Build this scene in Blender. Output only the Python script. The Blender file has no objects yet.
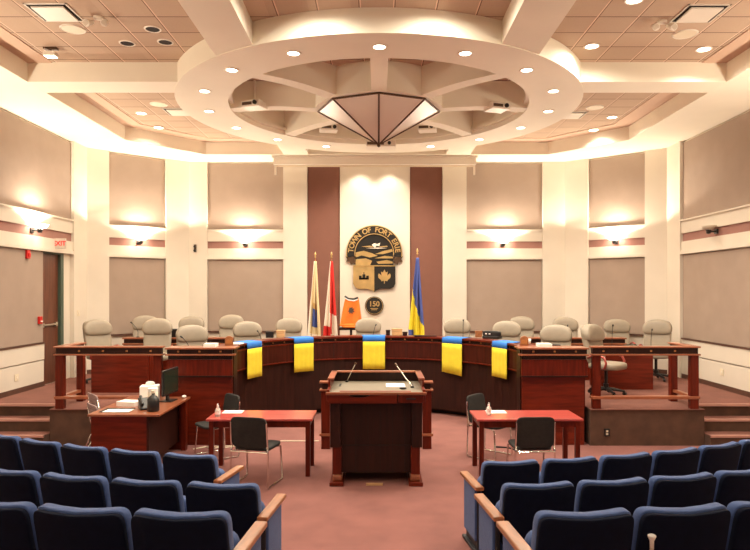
import bpy, math, random
from mathutils import Vector, Matrix
random.seed(7)
R = math.radians
C = bpy.context.scene.collection
scene = bpy.context.scene

# ------------------------------------------------------------------ camera, world, exposure
EYE = 2.35
cam_data = bpy.data.cameras.new('camera')
cam = bpy.data.objects.new('camera', cam_data); C.objects.link(cam)
cam.location = (0, 0, EYE); cam.rotation_euler = (R(90), 0, 0)
cam_data.sensor_width = 36; cam_data.lens = 640 / 750 * 36
cam_data.shift_x = -2 / 750; cam_data.shift_y = 15 / 750
cam_data.clip_start = 0.05
scene.camera = cam
scene.view_settings.view_transform = 'Standard'
scene.view_settings.look = 'None'
scene.view_settings.gamma = 1
scene.view_settings.use_curve_mapping = False
scene.view_settings.exposure = 0.15
scene.cycles.diffuse_bounces = 6
scene.cycles.max_bounces = 10
scene.cycles.sample_clamp_indirect = 6
w = bpy.data.worlds.new('world'); scene.world = w; w.use_nodes = True
w.node_tree.nodes['Background'].inputs[0].default_value = (0.9, 0.75, 0.6, 1)
w.node_tree.nodes['Background'].inputs[1].default_value = 0.05
WARM = (1.0, 0.895, 0.72)
RING_W, TRAY_W, ADDED_HOUSE_W, SCONCE_W = 155, 105, 60, 165

# ------------------------------------------------------------------ materials
def nodes_of(name):
    m = bpy.data.materials.new(name); m.use_nodes = True
    nt = m.node_tree; return m, nt, nt.nodes['Principled BSDF']
def mat(name, col, rough=0.6, metal=0.0, var=0.0, scale=8.0, stretch=(1, 1, 1), bump=0.0, bscale=None, coat=0.0, trans=0.0, sheen=0.0, dark=None, spec=0.5):
    m, nt, b = nodes_of(name)
    b.inputs['Base Color'].default_value = (*col, 1); b.inputs['Roughness'].default_value = rough
    b.inputs['Metallic'].default_value = metal
    b.inputs['Specular IOR Level'].default_value = spec
    if coat: b.inputs['Coat Weight'].default_value = coat; b.inputs['Coat Roughness'].default_value = 0.15
    if trans: b.inputs['Transmission Weight'].default_value = trans
    if sheen: b.inputs['Sheen Weight'].default_value = sheen; b.inputs['Sheen Roughness'].default_value = 0.4
    if var or bump:
        tc = nt.nodes.new('ShaderNodeTexCoord'); mp = nt.nodes.new('ShaderNodeMapping')
        mp.inputs['Scale'].default_value = stretch
        nt.links.new(tc.outputs['Object'], mp.inputs[0])
    if var:
        n = nt.nodes.new('ShaderNodeTexNoise'); n.inputs['Scale'].default_value = scale; n.inputs['Detail'].default_value = 5
        nt.links.new(mp.outputs[0], n.inputs['Vector'])
        r = nt.nodes.new('ShaderNodeValToRGB')
        d = dark or tuple(c * (1 - var) for c in col)
        r.color_ramp.elements[0].position = 0.32; r.color_ramp.elements[1].position = 0.68
        r.color_ramp.elements[0].color = (*d, 1); r.color_ramp.elements[1].color = (*[min(1, c * (1 + var * 0.5)) for c in col], 1)
        nt.links.new(n.outputs[0], r.inputs[0]); nt.links.new(r.outputs[0], b.inputs['Base Color'])
    if bump:
        n2 = nt.nodes.new('ShaderNodeTexNoise'); n2.inputs['Scale'].default_value = bscale or scale * 6; n2.inputs['Detail'].default_value = 3
        nt.links.new(mp.outputs[0], n2.inputs['Vector'])
        bp = nt.nodes.new('ShaderNodeBump'); bp.inputs['Strength'].default_value = bump; bp.inputs['Distance'].default_value = 0.01
        nt.links.new(n2.outputs[0], bp.inputs['Height']); nt.links.new(bp.outputs[0], b.inputs['Normal'])
    return m
def emis(name, col, s):
    m, nt, b = nodes_of(name)
    b.inputs['Base Color'].default_value = (*col, 1)
    b.inputs['Emission Color'].default_value = (*col, 1); b.inputs['Emission Strength'].default_value = s
    return m
def tile_material():
    m, nt, b = nodes_of('ceiling tile'); L = nt.links.new; N = nt.nodes.new
    tc = N('ShaderNodeNewGeometry'); sp = N('ShaderNodeSeparateXYZ'); L(tc.outputs['Position'], sp.inputs[0])
    def mth(op, a, c=None):
        n = N('ShaderNodeMath'); n.operation = op
        for i, v in enumerate((a, c)):
            if v is None: continue
            if hasattr(v, 'is_linked'): L(v, n.inputs[i])
            else: n.inputs[i].default_value = v
        return n.outputs[0]
    ax = mth('ABSOLUTE', sp.outputs[0])
    fx = mth('FRACT', mth('DIVIDE', mth('ADD', ax, 0.311), 0.5)); fy = mth('FRACT', mth('DIVIDE', mth('ADD', sp.outputs[1], 0.379), 0.482))
    lx = mth('LESS_THAN', fx, 0.03); ly = mth('LESS_THAN', fy, 0.035)
    ns = N('ShaderNodeTexNoise'); ns.inputs['Scale'].default_value = 60; L(tc.outputs['Position'], ns.inputs['Vector'])
    cell = N('ShaderNodeTexWhiteNoise'); cell.noise_dimensions = '2D'; cb = N('ShaderNodeCombineXYZ')
    L(mth('FLOOR', mth('DIVIDE', mth('ADD', sp.outputs[0], 0.311), 0.5)), cb.inputs[0]); L(mth('FLOOR', mth('DIVIDE', mth('ADD', sp.outputs[1], 0.379), 0.482)), cb.inputs[1]); L(cb.outputs[0], cell.inputs['Vector'])
    base = N('ShaderNodeMixRGB'); base.inputs[1].default_value = (0.46, 0.33, 0.24, 1); base.inputs[2].default_value = (0.57, 0.43, 0.315, 1)
    L(mth('MULTIPLY', mth('ADD', ns.outputs[0], cell.outputs[0]), 0.5), base.inputs[0])
    m1 = N('ShaderNodeMixRGB'); L(ly, m1.inputs[0]); L(base.outputs[0], m1.inputs[1]); m1.inputs[2].default_value = (0.12, 0.06, 0.04, 1)
    m2 = N('ShaderNodeMixRGB'); L(lx, m2.inputs[0]); L(m1.outputs[0], m2.inputs[1]); m2.inputs[2].default_value = (0.8, 0.62, 0.48, 1)
    edge = mth('MULTIPLY', mth('GREATER_THAN', fx, 0.03), mth('LESS_THAN', fx, 0.055))
    m3 = N('ShaderNodeMixRGB'); L(edge, m3.inputs[0]); L(m2.outputs[0], m3.inputs[1]); m3.inputs[2].default_value = (0.16, 0.09, 0.06, 1)
    L(m3.outputs[0], b.inputs['Base Color']); b.inputs['Roughness'].default_value = 0.9
    return m
M = dict(
    cream=mat('cream plaster', (0.70, 0.635, 0.54), 0.75, var=0.05, scale=1.2),
    soffit=mat('soffit plaster', (0.87, 0.82, 0.69), 0.7, var=0.05, scale=1.0),
    taupe=mat('taupe fabric', (0.36, 0.275, 0.22), 0.95, var=0.05, scale=3, bump=0.15, bscale=300),
    stripe=mat('mauve brown fabric', (0.33, 0.165, 0.135), 0.9, var=0.06, scale=4),
    brown=mat('brown fabric', (0.20, 0.085, 0.06), 0.9, var=0.06, scale=4, bump=0.1, bscale=300),
    base=mat('dark baseboard', (0.10, 0.045, 0.03), 0.5, var=0.2),
    carpet=mat('rose carpet', (0.26, 0.105, 0.09), 0.97, var=0.16, scale=2.4, bump=0.4, bscale=260),
    carpet2=mat('rose dais carpet', (0.20, 0.078, 0.058), 0.97, var=0.16, scale=2.4, bump=0.4, bscale=260),
    riser=mat('brown riser carpet', (0.10, 0.05, 0.032), 0.97, var=0.25, scale=5, bump=0.4, bscale=260),
    nosing=mat('rose stair nosing', (0.5, 0.27, 0.22), 0.6),
    wood=mat('mahogany', (0.12, 0.013, 0.005), 0.3, var=0.4, scale=3, stretch=(7, 7, 0.8), spec=0.22),
    woodh=mat('mahogany level grain', (0.14, 0.016, 0.006), 0.3, var=0.38, scale=3, stretch=(0.8, 6, 7), spec=0.25),
    woodlite=mat('mahogany edge', (0.32, 0.10, 0.045), 0.3, var=0.2, scale=3, stretch=(1, 6, 7), coat=0.4),
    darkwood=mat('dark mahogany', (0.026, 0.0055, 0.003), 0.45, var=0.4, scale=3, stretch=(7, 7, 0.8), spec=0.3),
    redtop=mat('cherry table top', (0.50, 0.075, 0.06), 0.28, var=0.2, scale=3, stretch=(0.8, 6, 6), coat=0.5),
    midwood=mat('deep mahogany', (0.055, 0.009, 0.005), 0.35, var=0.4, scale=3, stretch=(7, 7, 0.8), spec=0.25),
    peg=mat('amber inlay', (0.42, 0.16, 0.04), 0.4),
    oak=mat('honey oak', (0.36, 0.135, 0.05), 0.35, var=0.35, scale=4, stretch=(6, 1, 6), coat=0.3),
    palebox=mat('pale maple', (0.62, 0.38, 0.18), 0.45, var=0.2, scale=5, stretch=(1, 6, 6)),
    leather=mat('beige leather', (0.315, 0.265, 0.20), 0.5, var=0.08, scale=6, bump=0.15, bscale=60),
    redarm=mat('red lacquered arm', (0.35, 0.06, 0.045), 0.3, coat=0.4),
    black=mat('black plastic', (0.012, 0.011, 0.011), 0.35),
    blackfab=mat('black upholstery', (0.018, 0.016, 0.014), 0.85, var=0.2, scale=30, bump=0.2, bscale=200),
    chrome=mat('chrome', (0.8, 0.78, 0.74), 0.12, 1.0),
    steel=mat('brushed steel', (0.55, 0.5, 0.42), 0.35, 0.9),
    navy=mat('navy seat back', (0.003, 0.006, 0.02), 0.85, var=0.15, scale=20, bump=0.2, bscale=300, spec=0.15),
    blue=mat('blue upholstery', (0.05, 0.095, 0.25), 0.85, var=0.12, scale=20, bump=0.25, bscale=300, sheen=0.12),
    iron=mat('dark cast iron', (0.02, 0.02, 0.025), 0.5, 0.3),
    greychair=mat('grey mesh back', (0.36, 0.27, 0.27), 0.6, var=0.1, scale=20),
    white=mat('white enamel', (0.82, 0.76, 0.66), 0.45),
    paper=mat('white paper', (0.9, 0.88, 0.84), 0.8),
    ivory=mat('ivory plastic', (0.75, 0.66, 0.5), 0.5),
    beige=mat('beige laminate', (0.22, 0.185, 0.135), 0.4, var=0.08),
    gold=mat('gold leaf', (0.62, 0.42, 0.17), 0.38, 0.55, var=0.15, scale=6),
    ink=mat('black enamel', (0.014, 0.012, 0.010), 0.4),
    bronze=mat('dark bronze', (0.10, 0.055, 0.03), 0.4, 0.4),
    ublue=mat('flag blue cloth', (0.03, 0.20, 0.68), 0.8, var=0.08, scale=10),
    uyellow=mat('flag yellow cloth', (0.80, 0.66, 0.035), 0.8, var=0.08, scale=10),
    dblue=mat('deep blue cloth', (0.06, 0.09, 0.32), 0.8),
    cred=mat('flag red cloth', (0.62, 0.02, 0.015), 0.8, var=0.08, scale=10),
    cwhite=mat('flag white cloth', (0.82, 0.74, 0.62), 0.85),
    ccream=mat('flag cream cloth', (0.72, 0.58, 0.33), 0.85),
    orange=mat('orange cloth', (0.85, 0.20, 0.02), 0.8, var=0.1, scale=12),
    signred=mat('alarm red', (0.55, 0.015, 0.012), 0.35),
    green=mat('green grey steel', (0.055, 0.085, 0.06), 0.5),
    doorwood=mat('brown door veneer', (0.13, 0.04, 0.02), 0.4, var=0.3, scale=3, stretch=(6, 6, 0.8)),
    glow=emis('lamp lens', (1.0, 0.84, 0.66), 9),
    bowl=emis('lit frosted bowl', (1.0, 0.84, 0.64), 40),
    bowloff=mat('frosted glass bowl', (0.62, 0.54, 0.43), 0.3),
    exitred=emis('exit letters', (0.75, 0.02, 0.012), 0.25),
    exitbg=mat('exit sign face', (0.5, 0.44, 0.37), 0.4),
    chglass=mat('frosted chandelier glass', (0.88, 0.80, 0.70), 0.35, trans=0.1),
    hole=mat('dark hole', (0.02, 0.012, 0.01), 0.9),
    greenscr=mat('dark glossy screen', (0.02, 0.03, 0.02), 0.12),
    clear=mat('clear plastic', (0.85, 0.83, 0.78), 0.15, trans=0.6),
    tile=tile_material(),
)

# ------------------------------------------------------------------ mesh helpers
class MB:
    def __init__(s): s.v = []; s.f = []; s.m = []; s.cur = 0
    def add(s, vs, fs):
        b = len(s.v); s.v += [tuple(v) for v in vs]; s.f += [tuple(b + i for i in f) for f in fs]; s.m += [s.cur] * len(fs)
    def box(s, x0, x1, y0, y1, z0, z1, tf=None):
        vs = [Vector((x, y, z)) for z in (z0, z1) for y in (y0, y1) for x in (x0, x1)]
        if tf: vs = [tf @ v for v in vs]
        s.add(vs, [(0, 2, 3, 1), (4, 5, 7, 6), (0, 1, 5, 4), (2, 6, 7, 3), (0, 4, 6, 2), (1, 3, 7, 5)]); return s
    def prism(s, poly, z0, z1):
        n = len(poly)
        a = sum(poly[i][0] * poly[(i + 1) % n][1] - poly[(i + 1) % n][0] * poly[i][1] for i in range(n))
        if a < 0: poly = poly[::-1]
        s.add([(x, y, z0) for x, y in poly] + [(x, y, z1) for x, y in poly],
              [tuple(range(n - 1, -1, -1)), tuple(range(n, 2 * n))] + [(i, (i + 1) % n, n + (i + 1) % n, n + i) for i in range(n)]); return s
    def tube(s, pts, r, n=8, cap=True):
        pts = [Vector(p) for p in pts]; rs = r if isinstance(r, (list, tuple)) else [r] * len(pts)
        rings = []; prev = None
        for i, p in enumerate(pts):
            t = (pts[min(i + 1, len(pts) - 1)] - pts[max(i - 1, 0)]).normalized()
            if prev is None:
                a = t.cross(Vector((0, 0, 1)));
                if a.length < 0.01: a = t.cross(Vector((0, 1, 0)))
                a.normalize()
            else:
                a = (prev - t * prev.dot(t)).normalized()
            prev = a; b = t.cross(a)
            rings.append([p + (a * math.cos(q * 2 * math.pi / n) + b * math.sin(q * 2 * math.pi / n)) * rs[i] for q in range(n)])
        vs = [v for g in rings for v in g]; fs = []
        for i in range(len(pts) - 1):
            for q in range(n):
                fs.append((i * n + q, (i + 1) * n + q, (i + 1) * n + (q + 1) % n, i * n + (q + 1) % n))
        if cap: fs += [tuple(range(n)), tuple(range(len(vs) - 1, len(vs) - n - 1, -1))]
        s.add(vs, fs); return s
    def lathe(s, prof, c=(0, 0, 0), n=24, tf=None):
        vs = []
        for r, z in prof:
            for q in range(n):
                a = q * 2 * math.pi / n; v = Vector((c[0] + r * math.cos(a), c[1] + r * math.sin(a), c[2] + z))
                vs.append(tf @ v if tf else v)
        fs = [(i * n + q, i * n + (q + 1) % n, (i + 1) * n + (q + 1) % n, (i + 1) * n + q) for i in range(len(prof) - 1) for q in range(n)]
        if prof[0][0] > 1e-6: fs.append(tuple(range(n - 1, -1, -1)))
        if prof[-1][0] > 1e-6: fs.append(tuple(range((len(prof) - 1) * n, len(prof) * n)))
        s.add(vs, fs); return s
    def sq(s, c, size, e1=0.35, e2=0.35, nu=28, nv=14, fn=None):
        """rounded cushion: a superquadric of the given full size"""
        sg = lambda v, e: math.copysign(abs(v) ** e, v)
        vs = []
        for i in range(nv + 1):
            p = -math.pi / 2 + math.pi * i / nv; cp, sp_ = sg(math.cos(p), e1), sg(math.sin(p), e1)
            for j in range(nu):
                t = 2 * math.pi * j / nu
                v = Vector((cp * sg(math.cos(t), e2) * size[0] / 2, cp * sg(math.sin(t), e2) * size[1] / 2, sp_ * size[2] / 2))
                if fn: v = fn(v)
                vs.append(v + Vector(c))
        s.add(vs, [(i * nu + j, i * nu + (j + 1) % nu, (i + 1) * nu + (j + 1) % nu, (i + 1) * nu + j) for i in range(nv) for j in range(nu)]); return s
    def sweep(s, path, prof):
        """profile of (offset outward, z) carried along a plan path of ((x, y), (nx, ny))"""
        n = len(prof); vs = []
        for (p, nn) in path:
            for (o, z) in prof: vs.append((p[0] + nn[0] * o, p[1] + nn[1] * o, z))
        fs = [(i * n + j, i * n + (j + 1) % n, (i + 1) * n + (j + 1) % n, (i + 1) * n + j) for i in range(len(path) - 1) for j in range(n)]
        fs += [tuple(range(n - 1, -1, -1)), tuple(range(len(vs) - n, len(vs)))]
        s.add(vs, fs); return s
    def build(s, name, m, parent=None, bevel=0, smooth=False, seg=2):
        me = bpy.data.meshes.new(name); me.from_pydata(s.v, [], s.f)
        for mm in (m if isinstance(m, list) else [m]): me.materials.append(mm)
        if max(s.m, default=0): me.polygons.foreach_set('material_index', s.m)
        import bmesh
        bm = bmesh.new(); bm.from_mesh(me); bmesh.ops.remove_doubles(bm, verts=bm.verts, dist=1e-5); bmesh.ops.recalc_face_normals(bm, faces=bm.faces); bm.to_mesh(me); bm.free()
        if smooth: me.shade_smooth() if hasattr(me, 'shade_smooth') else None
        if smooth: me.polygons.foreach_set('use_smooth', [True] * len(me.polygons))
        o = bpy.data.objects.new(name, me); C.objects.link(o)
        if parent: o.parent = parent
        if bevel:
            b = o.modifiers.new('bevel', 'BEVEL'); b.width = bevel; b.segments = seg; b.limit_method = 'ANGLE'; b.angle_limit = R(40)
        if smooth == 'auto': pass
        return o
def tag(o, label=None, cat=None, group=None, kind=None):
    if label: o['label'] = label
    if cat: o['category'] = cat
    if group: o['group'] = group
    if kind: o['kind'] = kind
    return o
def thing(name, label, cat, loc=(0, 0, 0), rz=0, group=None):
    o = bpy.data.objects.new(name, None); C.objects.link(o); o.location = loc; o.rotation_euler = (0, 0, rz); o.empty_display_size = 0.1
    return tag(o, label, cat, group)
def copy_tree(o, parent=None):
    c = o.copy(); C.objects.link(c)
    if parent: c.parent = parent; c.matrix_parent_inverse = o.matrix_parent_inverse.copy()
    for ch in list(o.children): copy_tree(ch, c)
    return c
def struct(o, label=None): return tag(o, label, None, None, 'structure')
def text_mesh(body, size, depth=0.004):
    cu = bpy.data.curves.new('t', 'FONT'); cu.body = body; cu.size = size; cu.extrude = depth; cu.offset = size * 0.025
    cu.align_x = 'CENTER'; cu.align_y = 'CENTER'
    o = bpy.data.objects.new('t', cu); C.objects.link(o)
    dg = bpy.context.evaluated_depsgraph_get(); dg.update(); ev = o.evaluated_get(dg); me = ev.to_mesh()
    vs = [v.co.copy() for v in me.vertices]; fs = [tuple(p.vertices) for p in me.polygons]
    ev.to_mesh_clear(); bpy.data.objects.remove(o); bpy.data.curves.remove(cu)
    return vs, fs
FACE = Matrix(((1, 0, 0), (0, 0, 1), (0, 1, 0)))   # text in XY -> upright, facing -Y (mirrors corrected below)
def add_text(mb, body, size, loc, depth=0.004, rot=0.0, yaw=0.0):
    vs, fs = text_mesh(body, size, depth)
    rm = Matrix.Rotation(rot, 3, 'Z'); up = Matrix.Rotation(R(90), 3, 'X'); yw = Matrix.Rotation(yaw, 3, 'Z')
    mb.add([yw @ (up @ (rm @ v)) + Vector(loc) for v in vs], fs)

# ------------------------------------------------------------------ room shell
SOF, TIL, DAIS = 5.40, 5.69, 0.54
W, YA, YB, XB, YF = 6.3, 13.75, 15.3, 4.5, -2.6
CX = -0.05
# floor
fl = MB(); fl.box(-W - 0.3, W + 0.3, YF - 0.2, YB + 0.4, -0.2, 0)
struct(fl.build('floor', M['carpet']), 'rose carpeted lower floor in front of the dais')
ROWC = (0, 14.1)
def arc(rad, a0, a1, n): return [(ROWC[0] + rad * math.sin(a0 + (a1 - a0) * i / n), ROWC[1] - rad * math.cos(a0 + (a1 - a0) * i / n)) for i in range(n + 1)]
for k in range(5):
    t = MB(); r0 = 8.98 + 1.13 * k; am = math.asin(min(1, 6.28 / r0))
    t.prism(arc(r0, -am, am, 24) + [(6.28, YF), (-6.28, YF)], 0.17 * k + 0.001 + (.025 if k else 0), 0.17 * (k + 1) + (.025 if k else 0))
    struct(t.build('floor_terrace', M['carpet']), 'curved carpeted seating terrace')
# dais platform
def dais_arc(rad, n=28, a=86): return [(rad * math.sin(R(-a + 2 * a * i / n)), 10.05 + rad * math.cos(R(-a + 2 * a * i / n))) for i in range(n + 1)]
pl = MB()
pl.prism([(-4.94, 9.66), (-3.22, 9.66), (-3.22, 10.0), (-2.45, 10.0)] + dais_arc(2.55) + [(2.45, 10.0), (3.22, 10.0), (3.22, 9.66), (4.94, 9.66), (4.94, 10.1), (W, 10.1), (W, YA), (XB, YB), (-XB, YB), (-W, YA), (-W, 10.1), (-4.94, 10.1)], 0.0, DAIS)
po = pl.build('floor_dais', M['riser']); struct(po, 'raised carpeted dais platform behind the railings')
tp = MB(); tp.prism([(-4.94, 9.64), (-3.22, 9.64), (-3.22, 10.0), (-2.45, 10.0)] + dais_arc(2.55) + [(2.45, 10.0), (3.22, 10.0), (3.22, 9.64), (4.94, 9.64), (4.94, 10.08), (W, 10.08), (W, YA), (XB, YB), (-XB, YB), (-W, YA), (-W, 10.08), (-4.94, 10.08)], DAIS, DAIS + 0.012)
tp.build('carpet_top', M['carpet2'], po)
for sx, nm in ((-1, 'left'), (1, 'right')):
    for k in range(2):
        y0 = 9.5 + 0.3 * k; a, b = sorted((sx * 4.95, sx * W)); s = MB().box(a, b, y0, 10.1, 0.18 * k if k else 0.001, 0.18 * (k + 1))
        o = struct(s.build('floor_step', M['riser']), f'{"lower" if k == 0 else "upper"} carpeted step at the {nm} end of the dais')
        MB().box(a, b, y0 - 0.01, y0 + 0.28, 0.18 * (k + 1), 0.18 * (k + 1) + 0.01).build('tread', M['carpet2'], o)
        MB().box(a, b, y0 - 0.015, y0 + 0.03, 0.18 * (k + 1) - 0.02, 0.18 * (k + 1) + 0.014).build('nosing', M['nosing'], o)
    MB().box(a, b, 10.065, 10.11, DAIS - 0.02, DAIS + 0.016).build('nosing', M['nosing'], po)

class Seg:
    """a straight wall from p0 to p1 (left to right as seen from inside)"""
    def __init__(s, p0, p1):
        s.p0 = Vector((*p0, 0)); d = Vector((*p1, 0)) - s.p0; s.len = d.length; s.d = d.normalized(); s.n = Vector((s.d.y, -s.d.x, 0))
        s.tf = Matrix(((s.d.x, s.n.x, 0, s.p0.x), (s.d.y, s.n.y, 0, s.p0.y), (0, 0, 1, 0), (0, 0, 0, 1)))
    def box(s, mb, a, b, z0, z1, t0, t1): mb.box(a, b, t0, t1, z0, z1, s.tf); return mb
    def at(s, a, z, t): return s.tf @ Vector((a, t, z))
segs = {
    'wall_left': Seg((-W, YF), (-W, YA)), 'wall_back_left': Seg((-W, YA), (-XB, YB)), 'wall_back': Seg((-XB, YB), (XB, YB)),
    'wall_back_right': Seg((XB, YB), (W, YA)), 'wall_right': Seg((W, YA), (W, YF)), 'wall_front': Seg((W, YF), (-W, YF)),
}
L = segs['wall_left'].len
ang = lambda X: (W - X) / (W - XB) * segs['wall_back_left'].len   # distance from the side corner
A1, A2 = ang(5.92), ang(4.95); AL = segs['wall_back_left'].len
# for each wall: bays (a, b) and piers (a, b)
bays = {'wall_left': [(9.4, 13.12 - YF)], 'wall_back_left': [(A1, A2)], 'wall_back': [(4.5 + CX - 3.99, 4.5 + CX - 2.18), (4.5 + CX + 2.18, 4.5 + CX + 3.99)],
        'wall_back_right': [(AL - A2, AL - A1)], 'wall_right': [(L - (13.12 - YF), L - 9.4)]}
piers = {'wall_left': [(13.12 - YF, L)], 'wall_back_left': [(0, A1), (A2, AL)], 'wall_back': [(0, 4.5 + CX - 3.99), (4.5 + CX - 2.18, 4.5 + CX - 1.61), (4.5 + CX - 0.83, 4.5 + CX + 0.83), (4.5 + CX + 1.61, 4.5 + CX + 2.18), (4.5 + CX + 3.99, 9.0)],
         'wall_back_right': [(0, AL - A2), (AL - A1, AL)], 'wall_right': [(0, L - (13.12 - YF))]}
bays_names = {'wall_left': ['on the left side wall'], 'wall_right': ['on the right side wall'], 'wall_back_left': ['on the angled wall at far left'], 'wall_back_right': ['on the angled wall at far right'],
              'wall_back': ['on the back wall left of the flags', 'on the back wall right of the blue and yellow flag']}
DY0, DY1 = 12.02 - YF, 12.84 - YF    # doorway in the left wall
for wn, sg in segs.items():
    mb = MB()
    if wn == 'wall_left':
        sg.box(mb, -0.2, DY0, -0.2, TIL + 0.1, -0.25, 0); sg.box(mb, DY1, sg.len + 0.15, -0.2, TIL + 0.1, -0.25, 0); sg.box(mb, DY0, DY1, 3.077, TIL + 0.1, -0.25, 0); sg.box(mb, DY0, DY1, -0.2, DAIS, -0.25, 0)
    else: sg.box(mb, -0.1, sg.len + 0.1, -0.2, TIL + 0.1, -0.25, 0)
    wo = struct(mb.build(wn, M['cream']))
    for (a, b) in piers.get(wn, []):
        p = MB(); sg.box(p, a, b, 0, SOF, -0.01, 0.09); p.build('pier', M['cream'], wo)
    for i, (a, b) in enumerate(bays.get(wn, [])):
        for (nm, z0, z1, t, m) in (('upper_band', 3.507, 3.77, 0.06, 'cream'), ('stripe', 3.34, 3.507, 0.03, 'stripe'), ('lower_band', 3.15, 3.34, 0.06, 'cream'), ('moulding', 3.08, 3.15, 0.085, 'cream')):
            o = MB(); sg.box(o, a, b, z0, z1, -0.005, t); o.build(nm, M[m], wo)
        o = MB(); sg.box(o, a, b, 3.755, 3.785, -0.005, 0.09); o.build('ledge', M['cream'], wo)
        where = bays_names[wn][i]
        o = MB(); sg.box(o, a + 0.01, b - 0.01, 3.80, SOF - 0.04, 0.0006, 0.035)
        tag(o.build('acoustic_panel', M['taupe'], bevel=0.006), f'upper taupe fabric wall panel {where}', 'wall panel', 'upper taupe wall panels')
        b2 = DY0 if wn == 'wall_left' else b
        o = MB(); sg.box(o, a + 0.01, b2 - 0.01, 1.375, 3.07, 0.0006, 0.035)
        tag(o.build('acoustic_panel', M['taupe'], bevel=0.006), f'lower taupe fabric wall panel {where}', 'wall panel', 'lower taupe wall panels')
        if wn in ('wall_left', 'wall_right'):
            o = MB(); sg.box(o, a, b2, 1.05, 1.36, -0.004, 0.055); sg.box(o, a, b2, 0.0, 1.03, -0.004, 0.045); o.build('wainscot', M['cream'], wo, bevel=0.006)
            o = MB(); sg.box(o, a, b2, 1.345, 1.372, -0.004, 0.07); o.build('wainscot_cap', M['base'], wo)
            o = MB(); sg.box(o, a, b2, DAIS, DAIS + 0.1, -0.004, 0.06); o.build('baseboard', M['base'], wo)
        else:
            o = MB(); sg.box(o, a, b, 1.34, 1.37, -0.004, 0.06); o.build('wainscot_cap', M['base'], wo)
    if wn in ('wall_back', 'wall_back_left', 'wall_back_right'):
        o = MB(); sg.box(o, 0, sg.len, DAIS, DAIS + 0.1, -0.004, 0.1); o.build('baseboard', M['base'], wo)
sb = segs['wall_back']
for sx, nm in ((-1, 'behind the white and red flags'), (1, 'behind the blue and yellow pole flag')):
    a, b = sorted((4.5 + CX + sx * 0.84, 4.5 + CX + sx * 1.60)); o = MB(); sb.box(o, a, b, DAIS + 0.12, SOF - 0.04, 0.0006, 0.04)
    tag(o.build('acoustic_panel', M['brown'], bevel=0.006), f'tall narrow dark brown wall panel {nm}', 'wall panel', 'dark brown wall panels')

# door in the left wall
dr = struct(MB().box(-W - 0.09, -W - 0.045, 12.03, 12.72, DAIS + 0.005, 3.05).build('door_1', M['doorwood'], bevel=0.004), 'tall dark brown wooden door in the left wall')
MB().box(-W - 0.06, -W + 0.015, 12.72, 12.84, DAIS, 3.09).box(-W - 0.06, -W + 0.012, 12.0, 12.84, 3.045, 3.09).build('door_frame', M['green'], dr)
MB().tube([(-W - 0.01, 12.08, 1.68), (-W - 0.01, 12.62, 1.68)], 0.018).box(-W - 0.05, -W, 12.08, 12.13, 1.64, 1.72).box(-W - 0.05, -W, 12.57, 12.64, 1.64, 1.72).build('push_bar', M['steel'], dr)
MB().box(-W - 0.25, -W - 0.2, 11.95, 12.9, DAIS, 3.1).build('recess_panel', M['doorwood'], dr)

# ceiling
RC = (0.03, 10.87); CORE = 5.86
def half(s):
    p = [(RC[0] + s * 2.6 * math.sin(math.pi * i / 30), RC[1] - 2.6 * math.cos(math.pi * i / 30)) for i in range(31)]
    return [(0, YF - 0.2)] + p + [(0, YB + 0.2), (s * (W + 0.2), YB + 0.2), (s * (W + 0.2), YF - 0.2)]
ceil_mb = MB(); ceil_mb.prism(half(1), TIL, TIL + 0.1); ceil_mb.prism(half(-1), TIL, TIL + 0.1); ceil_mb.lathe([(2.6, CORE), (2.6, CORE + 0.05)], (RC[0], RC[1], 0), 48)
ce = struct(ceil_mb.build('ceiling', M['tile']), 'tan tiled ceiling')
so = MB()
IX, RY = 5.12, 14.4
so.box(-W, -IX, YF, 13.0, SOF, TIL); so.box(IX, W, YF, 13.0, SOF, TIL)
for s in (-1, 1):
    so.prism([(s * W, 13.0), (s * IX, 13.0), (s * 3.85, RY), (s * 3.85, YB), (s * XB, YB), (s * W, YA)], SOF, TIL)
so.box(-3.85, 3.85, RY, YB, SOF, TIL)
so.build('soffit', M['soffit'], ce)
bd = MB()
for s in (-1, 1):
    a, b = sorted((s * IX, s * (IX - 0.36))); bd.box(a, b, YF, 9.38, TIL - 0.012, TIL)
    bd.prism([(s * IX, 9.9), (s * (IX - 0.36), 9.9), (s * (IX - 0.36), 12.85), (s * 3.7, 14.05), (s * 2.1, 14.05), (s * 2.1, RY), (s * 3.85, RY), (s * IX, 13.0)], TIL - 0.012, TIL)
bd.build('border', mat('tan plaster border', (0.60, 0.42, 0.31), 0.8), ce)
RC = (0.03, 10.87)
def ring_pts(r, n, a0=0, a1=360): return [(RC[0] + r * math.cos(R(a0 + (a1 - a0) * i / n)), RC[1] + r * math.sin(R(a0 + (a1 - a0) * i / n))) for i in range(n + (a1 - a0 != 360))]
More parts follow.
